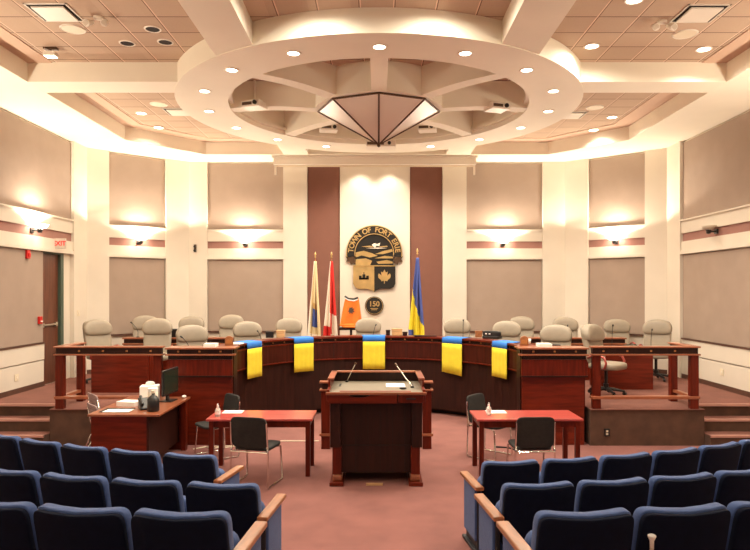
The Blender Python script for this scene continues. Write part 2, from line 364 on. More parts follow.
# beams stop at the ring's outside
be = MB()
for s in (-1, 1):
    a, b = sorted((s * 1.55, s * 2.1)); d1 = math.sqrt(3.2 ** 2 - 1.8 ** 2)
    be.box(a, b, YF, RC[1] - d1 + 0.25, SOF + 0.001, TIL); be.box(a, b, RC[1] + d1 - 0.25, RY + 0.1, SOF + 0.001, TIL)
    a, b = sorted((s * 2.9, s * (IX + 0.1))); be.box(a, b, 9.38, 9.9, SOF + 0.001, TIL)
be.build('beam', M['soffit'], ce)
rg = struct(MB().lathe([(3.27, 0.0), (3.27, TIL - SOF), (2.6, TIL - SOF)], (RC[0], RC[1], SOF - 0.012), 96).build('ceiling_ring', M['soffit'], smooth=False), 'large round cream ceiling ring with spokes')
rg.data.clear_geometry()
rb = MB(); prof = [(3.31, TIL), (3.31, SOF - 0.012), (2.49, SOF - 0.012), (2.49, SOF + 0.07), (2.43, SOF + 0.07), (2.43, SOF + 0.13), (2.49, SOF + 0.13), (2.49, CORE), (2.62, CORE), (2.62, TIL)]
n = 96
vs = [(RC[0] + r * math.cos(2 * math.pi * q / n), RC[1] + r * math.sin(2 * math.pi * q / n), z) for (r, z) in prof for q in range(n)]
fs = [(i * n + q, i * n + (q + 1) % n, ((i + 1) % len(prof)) * n + (q + 1) % n, ((i + 1) % len(prof)) * n + q) for i in range(len(prof)) for q in range(n)]
rg.data.from_pydata(vs, [], fs); rg.data.materials.clear(); rg.data.materials.append(M['soffit'])
for p in rg.data.polygons: p.use_smooth = True
es = rg.modifiers.new('split', 'EDGE_SPLIT'); es.split_angle = R(35)
for k in range(8):
    tf = Matrix.Translation((RC[0], RC[1], 0)) @ Matrix.Rotation(R(45 * k), 4, 'Z')
    sp = MB()
    nn = 10
    for i in range(nn):      # a shallow arched underside
        x0, x1 = 1.0 + 1.5 * i / nn, 1.0 + 1.5 * (i + 1) / nn
        z0 = SOF + 0.035 * math.sin(math.pi * i / nn); z1 = SOF + 0.035 * math.sin(math.pi * (i + 1) / nn)
        v = [tf @ Vector(p) for p in ((x0, -.12, z0), (x1, -.12, z1), (x1, .12, z1), (x0, .12, z0), (x0, -.12, CORE), (x1, -.12, CORE), (x1, .12, CORE), (x0, .12, CORE))]
        sp.add(v, [(0, 3, 2, 1), (0, 1, 5, 4), (3, 7, 6, 2)])
    sp.build('spoke', M['soffit'], rg)
hb = MB().lathe([(0.93, SOF + 0.06), (0.93, SOF - 0.0), (1.07, SOF - 0.005), (1.07, CORE)], (RC[0], RC[1], 0), 64).build('hub', M['soffit'], rg, smooth=True)
es = hb.modifiers.new('split', 'EDGE_SPLIT'); es.split_angle = R(35)

# chandelier: faceted glass pyramid hanging point down
ch = thing('chandelier', 'faceted frosted glass pyramid chandelier with dark edges under the ring hub', 'chandelier', (RC[0], RC[1], SOF))
ov = [Vector((1.03 * math.sin(R(45 * k)), -1.03 * math.cos(R(45 * k)), -0.02)) for k in range(8)]; ap = Vector((0, 0, -0.58))
for k in range(8):
    a, b = ov[k], ov[(k + 1) % 8]; g = MB()
    nrm = (b - a).cross(ap - a).normalized() * 0.008
    g.add([a, b, ap, a + nrm, b + nrm, ap + nrm], [(0, 1, 2), (3, 5, 4), (0, 3, 4, 1), (1, 4, 5, 2), (2, 5, 3, 0)]); g.build('glass_panel', M['chglass'], ch)
fr = MB()
for k in range(8): fr.tube([ov[k], ov[(k + 1) % 8]], 0.016, 6); fr.tube([ov[k], ap], 0.016, 6)
fr.build('frame', M['bronze'], ch)
MB().lathe([(0.0, -0.05), (0.03, -0.03), (0.03, 0.03)], (0, 0, -0.58), 12).build('finial', M['bronze'], ch)
MB().lathe([(0.9, 0.0), (0.9, 0.06)], (0, 0, 0.0), 32).build('top_plate', M['white'], ch)

# ------------------------------------------------------------------ ceiling fixtures
def downlight(x, y, z, label, group, watts, r=0.075, size=150, first={}):
    key = (round(r, 3), size)
    if key not in first:
        t = thing('downlight', label, 'ceiling light', (x, y, z), 0, group)
        MB().lathe([(r, 0.004), (r, -0.006), (r + 0.022, -0.008), (r + 0.024, 0.004)], (0, 0, 0), 24).build('trim_ring', M['white'], t)
        MB().lathe([(0, -0.003), (r, -0.003), (r, 0.002)], (0, 0, 0), 24).build('lens', M['glow'], t)
        ld = bpy.data.lights.new('lamp', 'SPOT'); ld.spot_size = R(size); ld.spot_blend = 0.6; ld.shadow_soft_size = 0.07; ld.color = WARM; ld.energy = watts
        lo = bpy.data.objects.new('lamp', ld); C.objects.link(lo); lo.parent = t; lo.location = (0, 0, -0.03)
        first[key] = t
    else:
        t = copy_tree(first[key]); t.location = (x, y, z); tag(t, label, 'ceiling light', group)
    for c in t.children:
        if c.type == 'LIGHT' and abs(c.data.energy - watts) > 0.1: c.data = c.data.copy(); c.data.energy = watts
    return t
words = ['nearest the viewer', 'one right of the nearest', 'two right of the nearest', 'three right of the nearest', 'at the far right of the ring', 'just behind the far right one', 'third from the ring back on the right', 'second from the ring back on the right', 'behind the pyramid tip', 'second from the ring back on the left', 'third from the ring back on the left', 'just behind the far left one', 'at the far left of the ring', 'three left of the nearest', 'two left of the nearest', 'one left of the nearest']
for k in range(16):
    a = R(22.5 * k); downlight(RC[0] + 2.88 * math.sin(a), RC[1] - 2.88 * math.cos(a), SOF - 0.014, f'small round downlight in the ceiling ring, {words[k]}', 'downlights around the ceiling ring', RING_W)
for (x, y, l) in ((2.94, 8.76, 'beside the right edge of the ring'), (2.96, 7.37, 'at the very top edge right of the beam'), (4.53, 8.87, 'beside the right wall soffit'), (-4.45, 12.08, 'in the rear left ceiling bay'), (4.54, 12.36, 'in the rear right ceiling bay'), (4.5, 13.3, 'small one at the back of the rear right bay'), (-4.47, 13.1, 'small one at the back of the rear left bay')):
    downlight(x, y, TIL - 0.003 if 'back of' not in l else TIL - 0.015, f'recessed downlight in the tiles, {l}', 'downlights in the tiled bays', TRAY_W if 'back of' not in l else 50, 0.085, 176 if 'edge' in l else 150)
for (x, y) in ((-0.8, 7.15), (0.8, 7.15), (-4.3, 6.8), (-2.9, 6.3), (4.4, 6.3)):
    downlight(x, y, TIL - 0.003, 'round recessed downlight in the tiled bay in front of the ring', 'downlights in front of the ring', TRAY_W, 0.085, 176)
for x in (-4.6, -1.0, 1.0, 4.6):  # unseen downlights added above and behind the camera to light the room
    for y in (-1.0, 1.4, 3.8):
        downlight(x, y, TIL - 0.003, 'added unseen downlight lighting the room over the public seating', 'added downlights over the seating', ADDED_HOUSE_W, 0.085)
# hidden-in-soffit wall washers over the centre of the back wall
for x in (-0.35 + CX, 0.35 + CX):
    downlight(x, 14.85, SOF - 0.003, 'small wall washer downlight in the soffit above the town crest', 'wall washers above the crest', 70, 0.05, 110)
for (x, y, l) in ((-3.89, 8.19, 'in the front left ceiling bay'), (4.02, 8.35, 'in the front right ceiling bay'), (-3.92, 11.5, 'in the rear left ceiling bay'), (3.98, 11.7, 'in the rear right ceiling bay')):
    t = thing('ceiling_speaker', f'round white ceiling speaker {l}', 'speaker', (x, y, TIL), 0, 'round ceiling speakers')
    MB().lathe([(0.13, 0.0), (0.15, -0.012), (0.16, 0.0)], (0, 0, 0), 32).build('rim', M['white'], t)
    MB().lathe([(0, -0.01), (0.135, -0.008), (0.135, 0.0)], (0, 0, 0), 32).build('grille', M['ivory'], t)
for (x, y, l) in ((-3.87, 7.69, 'at the top left of the ceiling'), (3.89, 7.72, 'at the top right of the ceiling'), (-3.7, 11.98, 'in the rear left ceiling bay'), (3.7, 12.2, 'in the rear right ceiling bay')):
    t = thing('ceiling_vent', f'square air vent with dark slots {l}', 'vent', (x, y, TIL), 0, 'square ceiling vents')
    MB().box(-.24, .24, -.24, .24, -0.006, 0).build('slot', M['hole'], t)
    MB().box(-.19, .19, -.19, .19, -0.03, -0.012).box(-.02, .02, -.02, .02, -0.012, 0).build('plate', M['white'], t)
    MB().box(-.25, .25, -.25, -.235, -0.014, 0).box(-.25, .25, .235, .25, -0.014, 0).box(-.25, -.235, -.25, .25, -0.014, 0).box(.235, .25, -.25, .25, -0.014, 0).build('frame', M['white'], t)
for (x, y, l) in ((-3.38, 8.66, 'lowest of the three left of the ring'), (-2.87, 8.19, 'upper of the three left of the ring'), (-2.85, 8.62, 'rightmost of the three left of the ring')):
    t = thing('ceiling_port', f'round black ceiling port, {l}', 'ceiling port', (x, y, TIL), 0, 'black ceiling ports')
    MB().lathe([(0.085, 0.0), (0.09, -0.01), (0.105, -0.01), (0.11, 0.0)], (0, 0, 0), 24).build('rim', M['white'], t)
    MB().lathe([(0, -0.004), (0.087, -0.004), (0.087, 0)], (0, 0, 0), 24).build('opening', M['hole'], t)
def twinspot(x, y, lit, label):
    t = thing('spotlight', label, 'spotlight', (x, y, TIL))
    MB().lathe([(0.06, 0.0), (0.06, -0.02), (0.02, -0.03), (0, -0.03)], (0, 0, 0), 20).build('mount', M['white'], t)
    for s in (-1, 1):
        h = MB().tube([(0, 0, -0.025), (s * 0.09, 0, -0.05)], 0.008).tube([(s * 0.09, 0.03, -0.05), (s * 0.11, -0.09, -0.11)], [0.03, 0.045], 14).build('lamp_head', M['white'], t)
        MB().tube([(s * 0.11, -0.088, -0.109), (s * 0.1103, -0.093, -0.1125)], 0.036, 14).build('lens', M['bowloff'], h)
twinspot(-3.41, 7.83, False, 'small twin spotlight fixture on the ceiling left of the ring'); twinspot(3.54, 7.95, False, 'small twin spotlight fixture on the ceiling right of the ring')
t = thing('spotlight', 'lit square floodlight on a short bracket at far left of the ceiling', 'spotlight', (-4.5, 8.83, TIL))
MB().box(-.09, .09, -.04, .04, -0.025, 0).tube([(0, 0, -0.02), (0, 0, -0.07)], 0.01).build('bracket', M['bronze'], t)
h = MB().box(-.08, .08, -.06, .06, -0.12, -0.06).build('housing', M['white'], t, bevel=0.006)
MB().box(-.07, .07, -.05, .05, -0.124, -0.12).build('lens', M['glow'], h)
ld = bpy.data.lights.new('lamp', 'SPOT'); ld.spot_size = R(150); ld.energy = TRAY_W; ld.color = WARM; ld.shadow_soft_size = 0.06
lo = bpy.data.objects.new('lamp', ld); C.objects.link(lo); lo.parent = t; lo.location = (0, 0, -0.16)

# projectors in the ring
def projector(x, y, z, rz, label, w=0.34, d=0.3, h=0.11):
    t = thing('projector', label, 'projector', (x, y, z), rz, 'white projectors in the ceiling ring')
    MB().box(-w / 2, w / 2, -d / 2, d / 2, -h, 0).build('body', M['white'], t, bevel=0.012)
    MB().tube([(w * 0.28, -d / 2 + 0.01, -h / 2), (w * 0.28, -d / 2 - 0.03, -h / 2)], 0.035, 16).build('lens', M['black'], t)
    MB().box(-w / 2 + 0.02, w * 0.1, -d / 2 - 0.003, -d / 2 + 0.01, -h * 0.75, -h * 0.3).build('grille', M['bronze'], t)
    MB().tube([(0, 0, -0.01), (0, 0, (CORE if y < 13 else TIL - .1) - z)], 0.02, 10).build('mount', M['white'], t)
projector(-2.05, 10.72, 5.50, R(-20), 'white projector hung inside the left of the ceiling ring'); projector(2.03, 10.85, 5.50, R(20), 'white projector hung inside the right of the ceiling ring')
projector(-0.93, 12.35, 5.52, R(10), 'white projector behind the pyramid chandelier, left one'); projector(0.97, 12.35, 5.52, R(-10), 'white projector behind the pyramid chandelier, right one')
projector(0.08, 13.1, 5.385, 0, 'wide white projector under the back of the ring, below the pyramid tip', 0.6, 0.34, 0.13)

# screen housing along the back soffit
t = thing('projection_screen', 'long white projection screen housing across the top of the back wall', 'projection screen', (CX, 14.62, SOF - 0.002))
MB().box(-2.3, 2.3, -0.1, 0.1, -0.2, 0).box(-2.34, 2.34, -0.12, 0.12, -0.05, 0).build('case', M['white'], t, bevel=0.008)
MB().box(-2.28, 2.28, -0.012, 0.012, -0.235, -0.2).build('screen_edge', M['ivory'], t)
for s in (-1, 1): MB().box(s * 2.27 - 0.02, s * 2.27 + 0.02, -0.02, 0.02, -0.42, -0.2).build('end_bracket', M['white'], t)

# ------------------------------------------------------------------ wall sconces
def sconce(sg, a, lit, label):
    p = sg.at(a, 3.43, 0.03); rz = math.atan2(sg.n.y, sg.n.x) + R(90)     # local -Y points into the room
    t = thing('wall_sconce', label, 'wall lamp', p, rz, 'wall sconces on the mauve stripe')
    MB().box(-.05, .05, -.03, 0, -.045, .045).tube([(0, -.02, 0), (0, -.12, 0)], 0.018).lathe([(0, -.05), (.035, -.04), (.045, 0), (.05, .03), (0, .035)], (0, -.16, 0), 20).build('bracket', M['black'], t)
    MB().lathe([(.03, 0.03), (.09, .06), (.14, .105), (.145, .105), (.095, .052), (.03, .022)], (0, -.16, 0), 28).build('glass_bowl', M['bowl'] if lit else M['bowloff'], t, smooth=True)
    if lit:
        ld = bpy.data.lights.new('lamp', 'SPOT'); ld.spot_size = R(156); ld.spot_blend = 0.12; ld.energy = SCONCE_W; ld.color = (1, .86, .67); ld.shadow_soft_size = 0.05
        lo = bpy.data.objects.new('lamp', ld); C.objects.link(lo); lo.parent = t; lo.location = (0, -.14, 0.14); lo.rotation_euler = (R(180), 0, 0)
sconce(segs['wall_left'], 11.6 - YF, True, 'lit bowl sconce on the left side wall above the red alarm')
sconce(segs['wall_back_left'], (A1 + A2) / 2 + 0.02, True, 'lit bowl sconce on the angled wall right of the EXIT sign')
sconce(sb, 4.5 - 3.13, True, 'lit bowl sconce on the back wall left of the flags'); sconce(sb, 4.5 + 2.99, True, 'lit bowl sconce on the back wall right of the blue and yellow flag')
sconce(segs['wall_back_right'], AL - (A1 + A2) / 2, True, 'lit bowl sconce on the angled wall at far right')
sconce(segs['wall_right'], YA - 11.8, False, 'unlit bowl sconce on the right side wall')
for yy in (8.2, 4.8, 1.4):  # extra sconces added outside the view to brighten the ceiling
    sconce(segs['wall_left'], yy - YF, True, 'added unseen bowl sconce on the left wall beside the public seating'); sconce(segs['wall_right'], YA - yy, True, 'added unseen bowl sconce on the right wall beside the public seating')
# exit sign, alarms, plates
t = thing('exit_sign', 'white EXIT sign with red letters above the brown door', 'exit sign', (-6.155, 12.42, 3.25))
MB().box(-.12, .12, -.02, .02, -.1, .1).box(-.145, -.12, -.03, .03, -.05, .05).build('housing', M['exitbg'], t, bevel=0.005)
lt = MB(); add_text(lt, 'EXIT', 0.125, (0, -.023, 0.0)); lt.build('lettering', M['exitred'], t)
t = thing('fire_alarm', 'red fire alarm horn high on the left side wall', 'fire alarm', (-W + 0.035, 11.45, 2.99))
MB().box(0, .04, -.055, .055, -.08, .08).build('housing', M['signred'], t, bevel=0.008); MB().box(.04, .06, -.03, .03, -.045, 0.02).build('strobe', M['cred'], t, bevel=0.008)
t = thing('pull_station', 'small red fire pull station on the left wall beside the door', 'fire alarm', (-W + 0.035, 11.86, 1.79))
MB().box(0, .045, -.05, .05, -.07, .07).build('housing', M['signred'], t, bevel=0.006); MB().box(.045, .06, -.035, .035, -.03, -.01).build('handle', M['paper'], t)
for (sg, a, z, lab) in ((segs['wall_left'], 13.3 - YF, 1.87, 'pale switch plate on the pier right of the brown door'), (segs['wall_right'], YA - 11.6, 0.86, 'pale outlet plate low on the right side wall'), (segs['wall_left'], 11.1 - YF, 0.83, 'pale outlet plate low on the left side wall')):
    tt = 0.09 if z > 1 else 0.045
    t = thing('wall_plate', lab, 'switch plate', sg.at(a, z, tt), math.atan2(sg.n.y, sg.n.x) + R(90))
    MB().box(-.06, .06, -.01, 0, -.06, .06).build('plate', M['ivory'], t, bevel=0.004); MB().box(-.012, .012, -.016, -.01, -.025, .025).build('toggle', M['white'], t)
t = thing('wall_outlet', 'dark outlet plate on the brown riser below the right railing', 'outlet', (3.47, 9.66, 0.2))
MB().box(-.045, .045, -.01, 0, -.06, .06).build('plate', M['black'], t, bevel=0.004); MB().box(-.015, .015, -.014, -.01, -.035, -.008).box(-.015, .015, -.014, -.01, .008, .035).build('socket', M['ivory'], t)
t = thing('security_camera', 'small black wall camera on the pier left of the back wall', 'camera', (-4.32, YB - 0.09, 3.34))
MB().box(-.03, .03, -.02, 0, -.09, .09).build('plate', M['bronze'], t); MB().tube([(0, -.02, .04), (0, -.07, .04)], .025, 12).build('lens', M['black'], t); MB().tube([(0, -.02, -.05), (0, -.06, -.05)], .03, 12).build('lens', M['black'], t)

# ------------------------------------------------------------------ crest on the centre pier
YC = YB - 0.09
t = thing('town_crest', 'black and gold town crest with lettered arch and shield on the white pier', 'crest', (-0.065, YC, 3.22))
def half_ring(r0, r1, a0, a1, n=40):
    return [(r1 * math.cos(R(a0 + (a1 - a0) * i / n)), r1 * math.sin(R(a0 + (a1 - a0) * i / n))) for i in range(n + 1)] + [(r0 * math.cos(R(a1 + (a0 - a1) * i / n)), r0 * math.sin(R(a1 + (a0 - a1) * i / n))) for i in range(n + 1)]
def plate(poly, y0, y1, dz=0):   # an upright plate of outline (x, z)
    m = MB(); m.prism(poly, y0, y1); m.v = [(x, -z, y + dz) for x, y, z in m.v]; return m
plate(half_ring(0.46, 0.66, -8, 188), 0.02, 0.06).build('arch', M['ink'], t)
plate(half_ring(0.645, 0.665, -8, 188), 0.055, 0.07).build('arch_rim', M['gold'], t); plate(half_ring(0.45, 0.468, -8, 188), 0.055, 0.07).build('arch_rim', M['gold'], t)
lt = MB(); word = 'TOWN OF FORT ERIE'; span = 166
cw = [{'W': 1.45, ' ': .75, 'I': .5, 'O': 1.15, 'N': 1.1, 'E': .9, 'F': .9}.get(c, 1.0) for c in word]
for i, c in enumerate(word):
    if c == ' ': continue
    a = R(90 + span / 2 - span * (sum(cw[:i]) + cw[i] / 2 - .5) / (sum(cw) - 1)); add_text(lt, c, 0.168, (0.553 * math.cos(a), -0.068, 0.553 * math.sin(a)), 0.006, a - R(90))
lt.build('lettering', M['gold'], t)
pic = plate([(0.45 * math.cos(R(a)), 0.45 * math.sin(R(a))) for a in range(0, 181, 6)] + [(-0.45, -0.29), (0.45, -0.29)], 0.01, 0.04).build('landscape_plaque', M['ink'], t)
hills = MB()
for (poly) in ([(-.44, .02), (-.25, .06), (-.05, .0), (.08, -.06), (-.1, -.1), (-.3, -.05), (-.44, -.1)], [(-.44, -.14), (-.2, -.12), (-.05, -.18), (-.1, -.28), (-.44, -.28)], [(.02, -.02), (.2, .05), (.42, .1), (.44, .04), (.2, -.02)],
               [(.0, -.12), (.25, -.06), (.44, -.08), (.44, -.12), (.2, -.12)], [(.05, -.2), (.3, -.16), (.44, -.2), (.44, -.24), (.1, -.25)], [(-.3, .16), (-.1, .18), (.0, .15), (-.1, .14)], [(.12, .16), (.3, .18), (.32, .155), (.14, .14)]):
    q = plate(poly, 0.04, 0.05); hills.v += []; hills.add(q.v, q.f)
hills.build('hills', M['gold'], pic)
hs = MB()
for poly in ([(-.06, .2), (0, .24), (.07, .22), (.14, .25), (.12, .17), (.05, .18), (.02, .13), (-.03, .17)], [(-.2, .12), (.1, .135), (.3, .12), (.1, .11)]):
    q = plate(poly, 0.04, 0.055); hs.add(q.v, q.f)
hs.build('clouds', M['cwhite'], pic)
for s in (-1, 1):
    plate([(s * .46, -.09), (s * .68, -.07), (s * .64, -.14), (s * .67, -.2), (s * .58, -.2), (s * .56, -.27), (s * .46, -.22)], 0.015, 0.05).build('scroll', M['bronze'], t)
sh_l = [(-.5, -.29), (0, -.29), (0, -.92), (-.06, -.87), (-.16, -.84), (-.38, -.84), (-.46, -.8), (-.5, -.72)]
plate(sh_l, 0.02, 0.055).build('shield_half', M['gold'], t); plate([(-x, z) for x, z in sh_l], 0.02, 0.055).build('shield_half', M['ink'], t)
plate([(-.5, -.31), (.5, -.31), (.5, -.285), (-.5, -.285)], 0.055, 0.065).build('shield_rim', M['gold'], t)
fort = MB()
for (x0, x1, z0, z1) in ((-.36, -.13, -.62, -.58), (-.36, -.30, -.62, -.53), (-.19, -.13, -.62, -.53), (-.28, -.21, -.62, -.50), (-.255, -.235, -.5, -.45)): fort.box(x0, x1, -.062, -.05, z0, z1)
fort.build('fort_emblem', M['ink'], t)
leaf = [(0, .16), (.035, .09), (.08, .11), (.065, .02), (.13, .07), (.15, .03), (.14, -.03), (.08, -.08), (.07, -.11), (.012, -.095), (.01, -.16)]
lp = [(x, z) for x, z in leaf] + [(-x, z) for x, z in leaf[::-1][0:-1]]
plate([(x * 1.0 + .24, z * 1.05 - .55) for x, z in lp], 0.055, 0.065).build('leaf_emblem', M['gold'], t)
t = thing('anniversary_medallion', 'small round dark medallion marked 150 below the town crest', 'medallion', (-0.065, YC, 1.98))
m = MB().lathe([(.22, 0), (.22, .03), (.205, .04), (0, .04)], (0, 0, 0), 40); m.v = [(x, -z, y) for x, y, z in m.v]; m.build('disc', M['ink'], t)
m = MB(); nq = 40; m.v = [(r_ * math.cos(2 * math.pi * q / nq), r_ * math.sin(2 * math.pi * q / nq), z_) for r_, z_ in ((.195, .04), (.195, .05), (.205, .05), (.205, .04)) for q in range(nq)]; m.f = [(i * nq + q, i * nq + (q + 1) % nq, ((i + 1) % 4) * nq + (q + 1) % nq, ((i + 1) % 4) * nq + q) for i in range(4) for q in range(nq)]; m.m = [0] * len(m.f); m.v = [(x, -z, y) for x, y, z in m.v]; m.build('rim', M['gold'], t)
lt = MB(); add_text(lt, '150', 0.17, (0, -.046, 0.035)); lt.box(-.09, .09, -.046, -.04, -.075, -.06).box(-.07, .07, -.046, -.04, -.105, -.092); lt.build('lettering', M['gold'], t)

# ------------------------------------------------------------------ flags on poles
def pole_flag(x, y, label, mats, pick, rz=0, wid=0.20, h=2.62, drop=2.0, tip='gold'):
    t = thing('pole_flag', label, 'flag', (x, y, DAIS + 0.012), rz, 'flags on indoor poles behind the council desk')
    MB().lathe([(.17, 0), (.17, .02), (.05, .06), (.03, .1), (0, .1)], (0, 0, 0), 28).build('base', M['gold'], t, smooth=True)
    MB().tube([(0, 0, .05), (0, 0, h - .14)], .014, 10).build('pole', M['oak'], t)
    MB().lathe([(0, 0), (.012, .0), (.022, .03), (.01, .05), (.028, .08), (0, .15)], (0, 0, h - .15), 14).build('finial', M['gold'], t, smooth=True)
    cl = MB(); nv, nu = 60, 60; vs = []
    top = h - .22
    for i in range(nv + 1):
        v = i / nv; z = top - drop * v
        for j in range(nu + 1):
            u = j / nu; a = u * math.pi * 5.0
            half = (.035 + wid * min(1, v * 1.25) ** 0.9)
            px = -0.3 * half + (u - .32) * half * 1.25 + .012 * math.sin(a * 1.7 + v * 3)
            py = (-.02 - .05 * min(1, v * 2)) * math.sin(a) * (0.5 + .5 * v) - .02
            zz = z - .28 * u * (1 - v) * min(1, v * 3) - (.03 * math.sin(a) if i == nv else 0)
            vs.append((px, py, zz))
    for i in range(nv):
        for j in range(nu):
            cl.cur = pick((j + .5) / nu, (i + .5) / nv); b = len(cl.f)
    fs = [(i * (nu + 1) + j, i * (nu + 1) + j + 1, (i + 1) * (nu + 1) + j + 1, (i + 1) * (nu + 1) + j) for i in range(nv) for j in range(nu)]
    cl.v = vs; cl.f = fs; cl.m = [pick((j + .5) / nu, (i + .5) / nv) for i in range(nv) for j in range(nu)]
    o = cl.build('flag_cloth', mats, t, smooth=True); so_ = o.modifiers.new('thick', 'SOLIDIFY'); so_.thickness = 0.004
    return t
pole_flag(-1.385, 14.35, 'cream flag with a blue crest hanging on the left pole', [M['ccream'], M['dblue'], M['gold'], M['cwhite']], lambda u, v: 1 if (.35 < u < .8 and .50 < v < .72) else 2 if (.3 < u < .85 and .44 < v < .50) else 3 if v > .8 or u < .15 else 0, wid=0.21, h=2.66)
pole_flag(-1.02, 14.35, 'red and white flag with red leaf hanging on the second pole', [M['cred'], M['cwhite']], lambda u, v: (0 if (u > .42 and v < .55 or v > .72 and u < .55 or (.45 < u < .6 and v < .8)) else 1), wid=0.235, h=2.66)
pole_flag(0.905, 14.35, 'blue and yellow flag hanging on the pole right of the crest', [M['dblue'], M['uyellow']], lambda u, v: 1 if (v > .34 + .42 * u and not (u < .35 and v > .80)) else 0, wid=0.26, h=2.74)

# orange shirt on a stand
t = thing('orange_shirt', 'orange shirt with dark sunburst mark displayed behind the council desk', 'shirt', (-0.565, 13.95, DAIS + 0.012))
MB().box(-.2, .2, -.14, .14, 0, .03).box(-.025, .025, -.02, .02, .03, 1.0).box(-.26, .26, -.11, .11, 0.93, 0.98).build('stand', M['darkwood'], t)
m = MB(); vs = []; nu, nv = 24, 14
for i in range(nv + 1):
    v = i / nv; hw = .14 + .10 * v ** 0.8
    for j in range(nu):
        a = 2 * math.pi * j / nu; vs.append((hw * math.copysign(abs(math.cos(a)) ** .7, math.cos(a)) + .02 * (1 - v), .07 * math.sin(a) - .02 + .012 * math.sin(5 * a + v * 4), 1.60 - .56 * v + .03 * math.cos(2 * a) * (1 - v)))
m.v = vs; m.f = [(i * nu + j, (i + 1) * nu + j, (i + 1) * nu + (j + 1) % nu, i * nu + (j + 1) % nu) for i in range(nv) for j in range(nu)] + [tuple(range(nu))]; m.m = [0] * len(m.f)
m.build('body', M['orange'], t, smooth=True)
for k in range(5): m = MB().sq((0, 0, 0), (.5, .2, .05), .7, .7)
MB().sq((0, -.01, 1.035), (.50, .20, .07), .6, .7).sq((.02, -.03, 1.0), (.44, .2, .05), .6, .7).build('folded_hem', M['orange'], t, smooth=True)
MB().tube([(-.13, -.05, 1.66), (-.05, -.09, 1.61), (.06, -.09, 1.6), (.15, -.05, 1.63)], .022, 8).build('collar', M['ink'], t); MB().tube([(-.12, -.06, 1.625), (-.05, -.1, 1.58), (.06, -.1, 1.565), (.15, -.06, 1.595)], .014, 8).build('neck_band', M['paper'], t)
st = MB(); st.prism([((.085 if k % 2 else .05) * math.cos(math.pi * k / 8), (.085 if k % 2 else .05) * math.sin(math.pi * k / 8)) for k in range(16)], 0, .012)
st.v = [(x + .0, -z - .085, y + 1.36) for x, y, z in st.v]; st.build('sunburst_mark', mat('dark grey print', (.08, .05, .04), .8), t)

# ------------------------------------------------------------------ council desk
TOP = 1.46
def deskpath(r_off=0, n=32):
    pts = [((-2.235, 9.995), (-1, 0)), ((-2.25, 10.2), (-0.99, .1))]
    for i in range(n + 1):
        a = -82 + 164 * i / n; pts.append(((2.28 * math.sin(R(a)), 10.05 + 2.28 * math.cos(R(a))), (math.sin(R(a)), math.cos(R(a)))))
    pts += [((2.25, 10.2), (.99, .1)), ((2.235, 9.995), (1, 0))]
    return pts
cd = thing('council_desk', 'long curved dark mahogany council desk around the lectern', 'desk', (0, 0, 0))
P = deskpath()
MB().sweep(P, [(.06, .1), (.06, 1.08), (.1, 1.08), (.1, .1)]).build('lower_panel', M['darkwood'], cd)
MB().sweep(P, [(.25, 0.0), (.25, .12), (.28, .12), (.28, 0.0)]).build('toe_kick', M['hole'], cd)
MB().sweep(P, [(.02, 1.04), (.02, 1.345), (.08, 1.345), (.08, 1.04)]).build('apron', M['midwood'], cd)
MB().sweep(P, [(0, 1.345), (0, 1.37), (.1, 1.37), (.1, 1.345)]).sweep(P, [(.005, 1.025), (.005, 1.045), (.09, 1.045), (.09, 1.025)]).build('rail', M['woodh'], cd)
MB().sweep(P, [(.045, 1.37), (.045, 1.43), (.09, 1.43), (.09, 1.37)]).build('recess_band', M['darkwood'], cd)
MB().sweep(P, [(-.01, 1.43), (-.01, TOP), (.32, TOP), (.32, 1.43)]).build('ledge', M['woodh'], cd)
MB().sweep(P[5:-5], [(.32, 1.24), (.32, 1.28), (.62, 1.28), (.62, 1.24)]).sweep(P, [(.29, 1.24), (.29, 1.43), (.32, 1.43), (.32, 1.24)]).build('worktop', M['woodh'], cd)
pg = MB()
for i in range(25):
    a = R(-80 + 160 * i / 24); tf = Matrix.Translation((0, 10.05, 0)) @ Matrix.Rotation(-a, 4, 'Z') @ Matrix.Translation((0, 2.28, 0)); pg.box(-.013, .013, .03, .05, 1.388, 1.412, tf)
pg.build('inlay', M['peg'], cd)
for a in (-66, -42, -21, -3.5, 14, 38, 62):
    tf = Matrix.Translation((0, 10.05, 0)) @ Matrix.Rotation(-R(a), 4, 'Z') @ Matrix.Translation((0, 2.28, 0)); MB().box(-.004, .004, .014, .05, 1.046, 1.345, tf).build('seam', M['hole'], cd)

